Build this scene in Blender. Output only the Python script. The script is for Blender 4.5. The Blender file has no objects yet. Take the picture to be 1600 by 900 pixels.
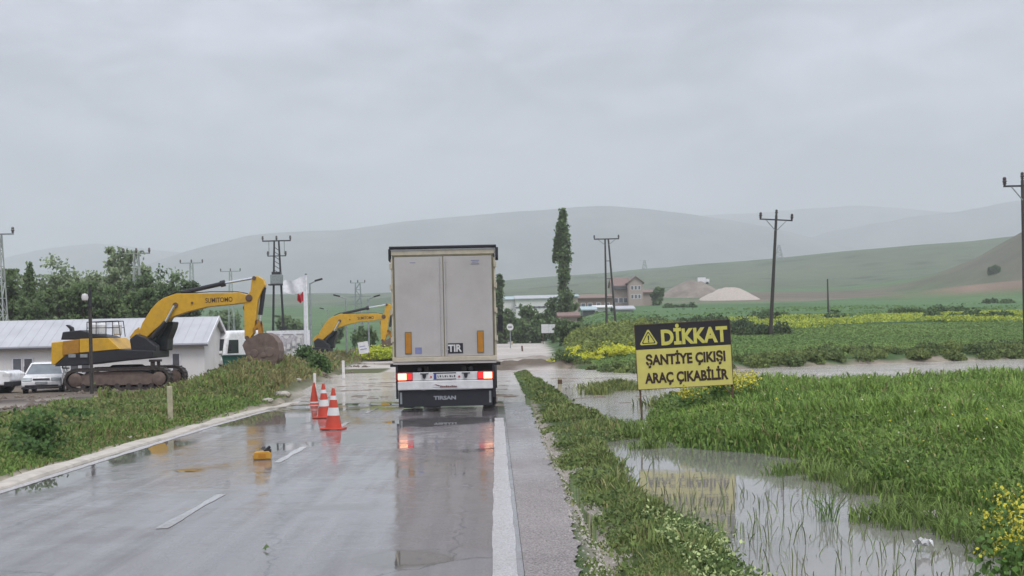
import bpy, math, random
import numpy as np
from mathutils import Vector, Matrix
random.seed(7); rng = np.random.default_rng(7)
R = math.radians
SC = bpy.context.scene
COL = SC.collection

# ------------------------------------------------------------------ camera, sky, sun, exposure
F = 1900.0; VX, VY = 775.0, 527.0; H = 1.73; ROLL = R(1.2)
cam = bpy.data.cameras.new('camera'); co = bpy.data.objects.new('camera', cam); COL.objects.link(co)
co.location = (0, 0, H); co.rotation_euler = (R(90), 0, 0)
co.matrix_world = Matrix.Translation((0, 0, H)) @ Matrix.Rotation(R(90), 4, 'X') @ Matrix.Rotation(-ROLL, 4, 'Z')
cam.lens = F / 1600 * 36; cam.sensor_width = 36
cam.shift_x = (800 - VX) / 1600; cam.shift_y = (VY - 450) / 1600
cam.clip_end = 12000; cam.clip_start = 0.05
SC.camera = co

SUN_EL, SUN_ROT = R(58), R(150)
W = bpy.data.worlds.new('World'); SC.world = W; W.use_nodes = True
nt = W.node_tree; nt.nodes.clear(); L = nt.links.new
def N(t, **k):
    n = nt.nodes.new(t)
    for a, b in k.items(): setattr(n, a, b)
    return n
out = N('ShaderNodeOutputWorld'); bg = N('ShaderNodeBackground'); bg.inputs[1].default_value = 0.1
sky = N('ShaderNodeTexSky', sky_type='NISHITA'); sky.sun_disc = False; sky.sun_elevation = SUN_EL; sky.sun_rotation = SUN_ROT
tc = N('ShaderNodeTexCoord'); mp = N('ShaderNodeMapping'); mp.inputs['Scale'].default_value = (1.5, 1.5, 4.0); mp.inputs['Rotation'].default_value = (R(6), R(4), 0)
n1 = N('ShaderNodeTexNoise'); n1.inputs['Scale'].default_value = 2.3; n1.inputs['Detail'].default_value = 6; n1.inputs['Roughness'].default_value = 0.5; n1.inputs['Distortion'].default_value = 0.5
n2 = N('ShaderNodeTexNoise'); n2.inputs['Scale'].default_value = 5.5; n2.inputs['Detail'].default_value = 5; n2.inputs['Distortion'].default_value = 1.2
L(tc.outputs['Generated'], mp.inputs[0]); L(mp.outputs[0], n1.inputs[0]); L(mp.outputs[0], n2.inputs[0])
cr = N('ShaderNodeValToRGB')
cr.color_ramp.elements[0].position = 0.43; cr.color_ramp.elements[0].color = (2.8, 2.98, 3.5, 1)
cr.color_ramp.elements[1].position = 0.61; cr.color_ramp.elements[1].color = (5.15, 5.33, 6.1, 1)
ad = N('ShaderNodeMath', operation='MULTIPLY_ADD'); ad.inputs[1].default_value = 0.62
m38 = N('ShaderNodeMath', operation='MULTIPLY'); m38.inputs[1].default_value = 0.38
L(n2.outputs[0], m38.inputs[0]); L(n1.outputs[0], ad.inputs[0]); L(m38.outputs[0], ad.inputs[2]); L(ad.outputs[0], cr.inputs[0])
sp = N('ShaderNodeSeparateXYZ'); L(tc.outputs['Generated'], sp.inputs[0])
gr = N('ShaderNodeMapRange'); gr.inputs['From Min'].default_value = 0.0; gr.inputs['From Max'].default_value = 1.0
gr.inputs['To Min'].default_value = 1.0; gr.inputs['To Max'].default_value = 3.0      # an overcast sky is brighter overhead
L(sp.outputs[2], gr.inputs[0])
vm = N('ShaderNodeVectorMath', operation='SCALE'); L(cr.outputs[0], vm.inputs[0]); L(gr.outputs[0], vm.inputs['Scale'])
mx = N('ShaderNodeMix', data_type='RGBA'); mx.inputs[0].default_value = 0.93
L(sky.outputs[0], mx.inputs[6]); L(vm.outputs[0], mx.inputs[7]); L(mx.outputs[2], bg.inputs[0]); L(bg.outputs[0], out.inputs[0])

sl = bpy.data.lights.new('sun', 'SUN'); sl.energy = 1.6; sl.angle = R(25); sl.color = (1, 0.97, 0.93)
so = bpy.data.objects.new('sun', sl); COL.objects.link(so)
sd = Vector((math.sin(SUN_ROT) * math.cos(SUN_EL), math.cos(SUN_ROT) * math.cos(SUN_EL), math.sin(SUN_EL)))
so.rotation_euler = sd.to_track_quat('Z', 'Y').to_euler(); so.location = (0, 0, 60)
vs = SC.view_settings; vs.view_transform = 'Standard'; vs.look = 'None'; vs.exposure = 0.14; vs.gamma = 1
SC.render.engine = 'CYCLES'; SC.cycles.use_denoising = True
SC.cycles.max_bounces = 6; SC.cycles.diffuse_bounces = 2; SC.cycles.glossy_bounces = 3; SC.cycles.transmission_bounces = 4
SC.cycles.transparent_max_bounces = 6; SC.cycles.volume_bounces = 2; SC.cycles.caustics_reflective = False; SC.cycles.caustics_refractive = False

# ------------------------------------------------------------------ helpers
cR, sR = math.cos(ROLL), math.sin(ROLL)
def unroll(px, py):
    u, v = px - VX, py - VY
    return u * cR - v * sR, v * cR + u * sR
def at(px, py, d):
    """world point seen at photo pixel (px,py) when it stands d metres ahead"""
    u, v = unroll(px, py); return Vector((u * d / F, d, H - v * d / F))
def gnd(px, py, z=0.0):
    u, v = unroll(px, py); d = F * (H - z) / v; return Vector((u * d / F, d, z))

class MB:
    def __init__(s): s.v = []; s.f = []
    def add(s, vs, fs):
        b = len(s.v); s.v += [tuple(p) for p in vs]; s.f += [tuple(i + b for i in f) for f in fs]; return s
    def box(s, c, d, rot=None):
        hx, hy, hz = d[0] / 2, d[1] / 2, d[2] / 2
        vs = [Vector((x, y, z)) for x in (-hx, hx) for y in (-hy, hy) for z in (-hz, hz)]
        if rot is not None: vs = [rot @ v for v in vs]
        c = Vector(c)
        return s.add([v + c for v in vs], [(0, 1, 3, 2), (4, 6, 7, 5), (0, 4, 5, 1), (2, 3, 7, 6), (0, 2, 6, 4), (1, 5, 7, 3)])
    def b2(s, lo, hi):
        return s.box([(a + b) / 2 for a, b in zip(lo, hi)], [b - a for a, b in zip(lo, hi)])
    def tube(s, p0, p1, r0, r1=None, n=8):
        r1 = r0 if r1 is None else r1
        p0, p1 = Vector(p0), Vector(p1); d = (p1 - p0).normalized()
        a = d.orthogonal().normalized(); b = d.cross(a)
        vs = []
        for p, r in ((p0, r0), (p1, r1)):
            for k in range(n):
                t = 2 * math.pi * k / n; vs.append(p + (a * math.cos(t) + b * math.sin(t)) * r)
        fs = [(k, (k + 1) % n, n + (k + 1) % n, n + k) for k in range(n)]
        return s.add(vs, fs + [tuple(range(n))[::-1], tuple(range(n, 2 * n))])
    def path(s, pts, r, n=6):
        for a, b in zip(pts[:-1], pts[1:]): s.tube(a, b, r, r, n)
        return s
    def prism(s, poly, y0, y1):
        """poly in (x,z), extruded along y"""
        n = len(poly)
        vs = [(x, y0, z) for x, z in poly] + [(x, y1, z) for x, z in poly]
        return s.add(vs, [tuple(range(n)), tuple(range(n, 2 * n))[::-1]] + [(i, n + i, n + (i + 1) % n, (i + 1) % n) for i in range(n)])
    def prismx(s, poly, x0, x1):
        """poly in (y,z), extruded along x"""
        n = len(poly)
        vs = [(x0, y, z) for y, z in poly] + [(x1, y, z) for y, z in poly]
        return s.add(vs, [tuple(range(n))[::-1], tuple(range(n, 2 * n))] + [(i, (i + 1) % n, n + (i + 1) % n, n + i) for i in range(n)])
    def lathe(s, prof, c=(0, 0, 0), n=16, axis='Z'):
        vs = []; c = Vector(c)
        for r, h in prof:
            for k in range(n):
                t = 2 * math.pi * k / n; a, b = r * math.cos(t), r * math.sin(t)
                vs.append(c + (Vector((a, b, h)) if axis == 'Z' else Vector((h, a, b)) if axis == 'X' else Vector((a, h, b))))
        m = len(prof); fs = []
        for j in range(m - 1):
            for k in range(n): fs.append((j * n + k, j * n + (k + 1) % n, (j + 1) * n + (k + 1) % n, (j + 1) * n + k))
        fs += [tuple(range(n))[::-1], tuple(range((m - 1) * n, m * n))]
        return s.add(vs, fs)
    def build(s, name, mat, parent=None, smooth=False, bevel=0, seg=2):
        me = bpy.data.meshes.new(name); me.from_pydata(s.v, [], s.f); me.update()
        import bmesh
        bm = bmesh.new(); bm.from_mesh(me); bmesh.ops.recalc_face_normals(bm, faces=bm.faces); bm.to_mesh(me); bm.free()
        me.materials.append(mat)
        o = bpy.data.objects.new(name, me); COL.objects.link(o)
        if smooth:
            me.polygons.foreach_set('use_smooth', [True] * len(me.polygons))
            if hasattr(me, 'set_sharp_from_angle'): me.set_sharp_from_angle(angle=R(35))
        if bevel:
            m = o.modifiers.new('bevel', 'BEVEL'); m.width = bevel; m.segments = seg; m.limit_method = 'ANGLE'; m.angle_limit = R(35)
        if parent is not None: o.parent = parent
        return o

def tag(o, label=None, cat=None, group=None, kind=None):
    if label: o['label'] = label
    if cat: o['category'] = cat
    if group: o['group'] = group
    if kind: o['kind'] = kind
    return o
def empty(name, loc, rz=0.0, label=None, cat=None, group=None, rot=None):
    o = bpy.data.objects.new(name, None); COL.objects.link(o); o.location = loc
    o.rotation_euler = rot if rot else (0, 0, rz); o.empty_display_size = 0.3
    return tag(o, label, cat, group)
def copy_tree(o, parent=None):
    c = o.copy(); COL.objects.link(c); c.parent = parent
    for ch in list(o.children): copy_tree(ch, c)
    return c

def mesh_np(name, verts, facesets, mat, col=None, parent=None, smooth=False):
    me = bpy.data.meshes.new(name)
    me.vertices.add(len(verts)); me.vertices.foreach_set('co', np.asarray(verts, np.float32).ravel())
    loops = np.concatenate([f.ravel() for f in facesets]).astype(np.int32)
    tot = np.concatenate([np.full(len(f), f.shape[1]) for f in facesets]).astype(np.int32)
    st = np.concatenate([[0], np.cumsum(tot)[:-1]]).astype(np.int32)
    me.loops.add(len(loops)); me.loops.foreach_set('vertex_index', loops)
    me.polygons.add(len(tot)); me.polygons.foreach_set('loop_start', st); me.polygons.foreach_set('loop_total', tot)
    if col is not None:
        a = me.color_attributes.new('Col', 'FLOAT_COLOR', 'POINT')
        c4 = np.ones((len(verts), 4), np.float32); c4[:, :3] = col; a.data.foreach_set('color', c4.ravel())
    me.update(calc_edges=True); me.validate()
    if smooth: me.polygons.foreach_set('use_smooth', [True] * len(me.polygons))
    me.materials.append(mat)
    o = bpy.data.objects.new(name, me); COL.objects.link(o)
    if parent is not None: o.parent = parent
    return o

_ph = rng.uniform(0, 6.28, (24, 2)); _dr = rng.uniform(0, 6.28, 24)
def noise(x, y, s=1.0, o=0, n=6):
    """cheap smooth value in about -1..1"""
    r = 0; k0 = o * 3 % 18
    for k in range(n):
        k_ = (k0 + k) % 24; f = s * (1 + 0.55 * k)
        r = r + np.sin((x * np.cos(_dr[k_]) + y * np.sin(_dr[k_])) * f + _ph[k_, 0] + 0.8 * np.sin(y * f * .6 + _ph[k_, 1])) / (1 + .35 * k)
    return r / 2.6
def ss(a, b, x): t = np.clip((x - a) / (b - a), 0, 1); return t * t * (3 - 2 * t)

# ------------------------------------------------------------------ materials
def newmat(name):
    m = bpy.data.materials.new(name); m.use_nodes = True; t = m.node_tree; b = t.nodes['Principled BSDF']
    return m, t, b
def pm(name, c, rough=0.5, metal=0.0, var=0.12, scale=6.0, bump=0.0, bscale=40.0, dirt=0.0, dcol=(0.16, 0.13, 0.10), emit=0, coat=0.0, spec=0.5, dscale=1.3):
    m, t, b = newmat(name); l = t.links.new
    b.inputs['Roughness'].default_value = rough; b.inputs['Metallic'].default_value = metal
    b.inputs['Coat Weight'].default_value = coat; b.inputs['Specular IOR Level'].default_value = spec
    g = t.nodes.new('ShaderNodeNewGeometry'); tcn = t.nodes.new('ShaderNodeTexCoord')
    no = t.nodes.new('ShaderNodeTexNoise'); no.inputs['Scale'].default_value = scale; no.inputs['Detail'].default_value = 6
    l(tcn.outputs['Object'], no.inputs[0])
    mr = t.nodes.new('ShaderNodeMapRange'); mr.inputs[1].default_value = 0.3; mr.inputs[2].default_value = 0.7
    mr.inputs[3].default_value = 1 - var; mr.inputs[4].default_value = 1 + var; l(no.outputs[0], mr.inputs[0])
    sc = t.nodes.new('ShaderNodeVectorMath'); sc.operation = 'SCALE'; sc.inputs[0].default_value = c[:3]; l(mr.outputs[0], sc.inputs['Scale'])
    last = sc.outputs[0]
    if dirt > 0:
        n2 = t.nodes.new('ShaderNodeTexNoise'); n2.inputs['Scale'].default_value = dscale; n2.inputs['Detail'].default_value = 9; n2.inputs['Roughness'].default_value = .65
        l(tcn.outputs['Object'], n2.inputs[0])
        m2 = t.nodes.new('ShaderNodeMapRange'); m2.inputs[1].default_value = 0.62 - dirt * .35; m2.inputs[2].default_value = 0.75; m2.inputs[4].default_value = min(1, dirt * 1.4)
        l(n2.outputs[0], m2.inputs[0])
        mi = t.nodes.new('ShaderNodeMix'); mi.data_type = 'RGBA'; l(m2.outputs[0], mi.inputs[0]); l(last, mi.inputs[6]); mi.inputs[7].default_value = (*dcol, 1)
        last = mi.outputs[2]
    l(last, b.inputs['Base Color'])
    if bump:
        n3 = t.nodes.new('ShaderNodeTexNoise'); n3.inputs['Scale'].default_value = bscale; n3.inputs['Detail'].default_value = 5; l(tcn.outputs['Object'], n3.inputs[0])
        bu = t.nodes.new('ShaderNodeBump'); bu.inputs['Strength'].default_value = bump; bu.inputs['Distance'].default_value = 0.02
        l(n3.outputs[0], bu.inputs['Height']); l(bu.outputs[0], b.inputs['Normal'])
    if emit:
        b.inputs['Emission Color'].default_value = (*c[:3], 1); b.inputs['Emission Strength'].default_value = emit
    return m
def foliage_mat(name, trans=0.35, rough=0.55, var=0.25, scale=9.0):
    m, t, b = newmat(name); l = t.links.new
    a = t.nodes.new('ShaderNodeAttribute'); a.attribute_name = 'Col'
    tcn = t.nodes.new('ShaderNodeTexCoord'); no = t.nodes.new('ShaderNodeTexNoise'); no.inputs['Scale'].default_value = scale; l(tcn.outputs['Object'], no.inputs[0])
    mr = t.nodes.new('ShaderNodeMapRange'); mr.inputs[1].default_value = .3; mr.inputs[2].default_value = .7; mr.inputs[3].default_value = 1 - var; mr.inputs[4].default_value = 1 + var; l(no.outputs[0], mr.inputs[0])
    sc = t.nodes.new('ShaderNodeVectorMath'); sc.operation = 'SCALE'; l(a.outputs['Color'], sc.inputs[0]); l(mr.outputs[0], sc.inputs['Scale'])
    l(sc.outputs[0], b.inputs['Base Color']); b.inputs['Roughness'].default_value = rough; b.inputs['Specular IOR Level'].default_value = 0.3
    ge = t.nodes.new('ShaderNodeNewGeometry'); v1 = t.nodes.new('ShaderNodeVectorMath'); v1.operation = 'SCALE'; v1.inputs['Scale'].default_value = .55; l(ge.outputs['Normal'], v1.inputs[0])
    v2 = t.nodes.new('ShaderNodeVectorMath'); v2.operation = 'ADD'; v2.inputs[1].default_value = (0, 0, .7); l(v1.outputs[0], v2.inputs[0]); v3 = t.nodes.new('ShaderNodeVectorMath'); v3.operation = 'NORMALIZE'; l(v2.outputs[0], v3.inputs[0]); l(v3.outputs[0], b.inputs['Normal'])
    tr = t.nodes.new('ShaderNodeBsdfTranslucent'); l(sc.outputs[0], tr.inputs[0])
    mi = t.nodes.new('ShaderNodeMixShader'); mi.inputs[0].default_value = trans
    l(b.outputs[0], mi.inputs[1]); l(tr.outputs[0], mi.inputs[2]); l(mi.outputs[0], t.nodes['Material Output'].inputs[0])
    return m
M = dict(
    black=pm('black_rubber', (.018, .018, .02), .7, bump=.2), dark=pm('dark_metal', (.03, .03, .035), .5, .3), chassis=pm('chassis_grime', (.03, .027, .025), .75, dirt=.3),
    white=pm('white_paint', (.72, .72, .72), .35, dirt=.12, dcol=(.42, .38, .33)), carwhite=pm('car_white', (.88, .88, .88), .2, coat=.6, dirt=.05, dcol=(.4, .36, .3)),
    door=pm('trailer_door_white', (.50, .475, .455), .4, var=.06, scale=1.3, dirt=.42, dcol=(.35, .315, .285), dscale=.7), cream=pm('trailer_cream', (.55, .49, .38), .45, dirt=.3, dcol=(.32, .26, .18)),
    olive=pm('door_gasket', (.20, .18, .11), .7), curtain=pm('trailer_curtain', (.50, .48, .45), .5, dirt=.2), navy=pm('mudflap_black', (.020, .020, .028), .55, dirt=.2, dcol=(.06, .055, .05)),
    orange=pm('orange_reflector', (.50, .21, .02), .35), blue=pm('plate_blue', (.05, .08, .30), .5), bluegrey=pm('blue_grey_label', (.22, .24, .42), .5),
    red=pm('lamp_red', (.55, .02, .02), .25, emit=1.3), lit=pm('lamp_lit', (1.0, .42, .22), .3, emit=3.2), redlens=pm('red_lens', (.5, .03, .03), .2),
    yellow=pm('machine_yellow', (.66, .375, .022), .42, dirt=.42, dcol=(.38, .23, .06), var=.08), yellow2=pm('machine_yellow_panel', (.42, .20, .02), .5, dirt=.3, dcol=(.22, .12, .03)),
    spoil=pm('quarry_spoil', (.25, .205, .17), .9, var=.25, scale=.3), mud=pm('mud_steel', (.15, .105, .085), .75, var=.3, scale=4, bump=.6, bscale=9, dirt=.4, dcol=(.24, .19, .15)), track=pm('track_steel', (.05, .038, .035), .6, .2, var=.35, scale=5, bump=.5, dirt=.45, dcol=(.15, .12, .10)),
    chrome=pm('chrome_rod', (.72, .74, .76), .22, .85, var=.03), glass=pm('dark_glass', (.035, .045, .05), .08, var=.05), glassreflect=pm('cab_glass_reflection', (.10, .16, .15), .1), windscreen=pm('windscreen', (.16, .19, .21), .12, var=.2, scale=2),
    cone=pm('cone_orange', (.56, .062, .03), .45, dirt=.15, dcol=(.3, .08, .05)), conewhite=pm('cone_white', (.72, .70, .68), .5, dirt=.2, dcol=(.4, .36, .33)),
    signyellow=pm('sign_yellow', (.70, .62, .17), .45, dirt=.12, dcol=(.42, .36, .12), var=.06), signblack=pm('sign_black', (.022, .018, .022), .5), rust=pm('rusty_post', (.13, .075, .05), .7, var=.35, scale=20, dirt=.3),
    letter=pm('letter_yellow', (.66, .60, .13), .5), letterdark=pm('letter_dark', (.045, .02, .015), .55), plate=pm('plate_white', (.68, .67, .66), .4), steel=pm('galvanised', (.33, .36, .36), .5, .5, var=.2),
    pole=pm('weathered_wood_pole', (.055, .047, .042), .8, var=.3, scale=12, bump=.4), palepole=pm('pale_lattice', (.42, .46, .43), .6, .2), insul=pm('insulator', (.045, .03, .03), .3),
    wall=pm('prefab_wall', (.80, .78, .75), .7, var=.05, scale=.6, dirt=.25, dcol=(.42, .38, .36), dscale=.35), roof=pm('corrugated_roof', (.50, .505, .52), .5, .1, var=.1, scale=.8, dirt=.2, dcol=(.46, .46, .49)),
    trim=pm('white_trim', (.78, .78, .8), .45, dirt=.1), doorgrey=pm('door_grey', (.10, .10, .11), .5), window=pm('window_grey', (.14, .15, .17), .12, var=.1), pink=pm('pinkish_render', (.48, .38, .34), .8, dirt=.3, dcol=(.3, .24, .22)),
    redroof=pm('red_tile_roof', (.25, .165, .145), .8, var=.25, dirt=.2), brick=pm('bare_brick', (.26, .18, .15), .85, var=.2), blueroof=pm('blue_grey_roof', (.42, .52, .54), .5, dirt=.1), green=pm('skip_green', (.012, .085, .06), .45, dirt=.2, dcol=(.08, .07, .05)),
    timber=pm('pale_timber', (.46, .42, .29), .8, var=.2, scale=14), banner=pm('banner_cloth', (.52, .50, .52), .7, var=.35, scale=2.6, dirt=.35, dcol=(.28, .30, .14)), flagwhite=pm('flag_white', (.74, .74, .76), .7), flagred=pm('flag_red', (.50, .02, .04), .7),
    bark=pm('bark', (.10, .085, .065), .9, var=.3, scale=8, bump=.4), rock=pm('pale_rock', (.42, .39, .34), .85, var=.25, scale=5, bump=.5, bscale=8), gravel=pm('pale_gravel', (.50, .43, .37), .9, var=.12, scale=2, bump=.5),
    lampyellow=pm('lamp_amber', (.58, .30, .04), .45, dirt=.25, dcol=(.25, .14, .03)), litter=pm('crumpled_wrapper', (.60, .52, .50), .5, var=.35, scale=14), leafgreen=pm('leaf_green', (.08, .14, .03), .5),
)
FOL = foliage_mat('foliage'); FLW = foliage_mat('petals', .2, .6, .1)

# ---- terrain numbers
WL = -0.15
def road_z(y): return np.interp(y, [-30, 25, 31, 40, 52, 64, 76], [0, 0, -.05, -.24, -.38, -.22, 0.0])
def b1(y): return np.interp(y, [0, 9.4, 11, 12.5, 14.5, 16, 20, 21.5, 22.5, 24, 25.5, 29, 37, 55], [1.6, 1.75, 1.85, 1.74, 1.62, 1.66, 1.62, 2.1, 2.65, 2.6, 2.35, 2.25, 2.0, 1.65])
def b2(y): return np.interp(y, [0, 8, 9.5, 10.6, 13, 16, 17.6, 18.4, 19.2, 20, 21, 24, 26], [3.7, 3.7, 3.9, 4.25, 4.1, 4.25, 4.35, 4.1, 3.3, 2.75, 2.6, 2.65, 3.1])
def yfar(x): return np.interp(x, [3.0, 5, 8, 14, 40], [26.5, 31, 33, 34, 34])
def yshore(x): return np.interp(x, [-30, -8, 2.7, 4.2, 6.5, 9, 12, 20, 30, 60], [62, 64, 66, 70, 58, 58.5, 61.5, 66, 70, 80])
def leftedge(y): return np.interp(y, [0, 34, 45, 80, 100, 200], [-6.45, -6.5, -7.5, -9.8, -9.5, -6])
def rightedge(y): return np.interp(y, [60, 75, 150, 220], [3.4, 3.7, 6.3, 7])
def zg(x, y):
    x = np.asarray(x, float); y = np.asarray(y, float)
    # three long profiles, mixed across x
    zl = np.interp(y, [-60, 20, 40, 80, 110, 160, 250, 400, 600, 1000, 1150, 1500, 2600, 7000], [-.3, -.28, -.3, -.35, -.3, .2, 3.5, 10, 20, 47, 50, 35, 30, 30])
    zc = np.interp(y, [-60, 60, 76, 200, 250, 400, 600, 1000, 1150, 1500, 2600, 7000], [-.05, -.35, -.02, 1.3, 3.3, 10, 20, 47, 50, 35, 30, 30])
    zr = np.interp(y, [-60, 8, 40, 60, 75, 100, 150, 250, 400, 600, 1000, 1150, 1500, 2600, 7000], [.1, .1, .1, .15, .5, 1.35, 3.2, 6.6, 12.5, 21, 47, 50, 35, 30, 30])
    wr = ss(rightedge(y) - .5, rightedge(y) + 6 + .05 * np.maximum(y - 60, 0), x) ; wl = ss(0, 5 + .05 * np.maximum(y - 60, 0), leftedge(y) - x)
    far = ss(300, 700, y)
    z = zc * (1 - wr) * (1 - wl) + zr * wr + zl * wl * (1 - wr)
    z = z + ss(500, 1000, y) * (1 - ss(1200, 1700, y)) * 30 * np.clip(x / 420, -.2, 1)
    # near road cut: carriageway bed
    near = 1 - ss(70, 80, y)
    inroad = ss(-6.75, -6.45, x) * (1 - ss(.75, .95, x)); z = z * (1 - inroad * near) + (road_z(y) - .06 + .035 * ss(.3, .45, x)) * inroad * near
    # left verge: falls away from the road edge
    lv = near * (1 - ss(-6.75, -6.45, x))
    zlv = np.interp(x, [-60, -25, -15, -11, -8, -6.7], [-.5, -.45, -.24, -.22, -.06, -.02]) + .05 * noise(x, y, 1.1, 1)
    mound = .78 * np.exp(-((x - np.interp(y, [40, 55, 80, 110], [-9.2, -10.2, -12.4, -12.6])) / 1.5) ** 2) * ss(36, 44, y) * (1 - ss(110, 130, y)) * (1 + .3 * noise(x, y, .8, 2))
    lowl = ss(40, 48, y) * ss(leftedge(y) - .2, leftedge(y) + .5, x)
    z = z * (1 - lv) + lv * (zlv * (1 - lowl) + lowl * (road_z(y) - .02))
    z = z + mound * (1 - ss(leftedge(y) - .3, leftedge(y) + .4, x))
    # muddy ridges in the yard by the cars
    z = z + .28 * np.exp(-((y - 40.5 - .18 * (x + 14)) / 1.0) ** 2) * (1 - ss(-13.5, -11.5, x)) * (.8 + .5 * noise(x, y, 1.3, 3))
    z = z + .16 * np.exp(-((y - 36.3 - .16 * (x + 14)) / .7) ** 2) * (1 - ss(-13.5, -12, x))
    # right: verge, ditch, cereal block, flood channel
    rn = ss(.75, .95, x)
    vz = -.04 + .05 * noise(x, y, 2.1, 4) - .05
    e1 = b1(y) + .18 * noise(x * .3, y, 1.7, 5); e2 = b2(y) + .25 * noise(x * .3, y, 1.3, 6)
    ditch = ss(e1 - .25, e1 + .35, x)
    block = ss(e2 - .2, e2 + .5, x) * (1 - ss(-.9, .6, y - yfar(x) + .6 * noise(x, y, .5, 7)))
    zz = vz * (1 - ditch) + ditch * (-.5)
    zz = zz * (1 - block) + block * (.06 + .04 * noise(x, y, .9, 8))
    shore = ss(-1.2, 2.2, y - yshore(x) + .5 * noise(x, y, .5, 9))
    rr = rn * (1 - shore * 1.0); z = z * (1 - rr) + zz * rr
    # far bank lip so the hedge stands a little proud
    # mud dam over the closed road
    dam = np.exp(-((y - 71 - .6 * noise(x, y, .7, 10)) / 1.6) ** 2) * ss(-3, .5, x) * (1 - ss(4.5, 6, x))
    z = z + dam * .38 * (1 + .6 * noise(x, y, 1.7, 11)) + .2 * np.exp(-((y - 84) / 2.0) ** 2) * ss(-3, -1, x) * (1 - ss(3, 5, x)) * (1 + noise(x, y, 1.2, 12))
    # tussocks in the flood
    for cx, cy, r, h in ((4.15, 42.0, 1.1, .38), (4.6, 31.5, .7, .36), (3.2, 38.6, .5, .28), (6.9, 48, .7, .3)):
        z = z + (h + .1) * np.exp(-(((x - cx) / r) ** 2 + ((y - cy) / (r * 1.3)) ** 2))
    # brown hill at the right edge of the view and a quarry cut
    z = z + 39 * np.exp(-(((x - 252) / 46) ** 2 + ((y - 480) / 90) ** 2)) * (1 + .08 * noise(x, y, .05, 13)) + 5 * np.exp(-(((x - 150) / 45) ** 2 + ((y - 330) / 12) ** 2))
    z = z + ss(150, 400, y) * (.5 + .004 * (y - 150)) * noise(x, y, .012, 14)
    return z
def zgf(x, y): return float(zg(x, y))

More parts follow.
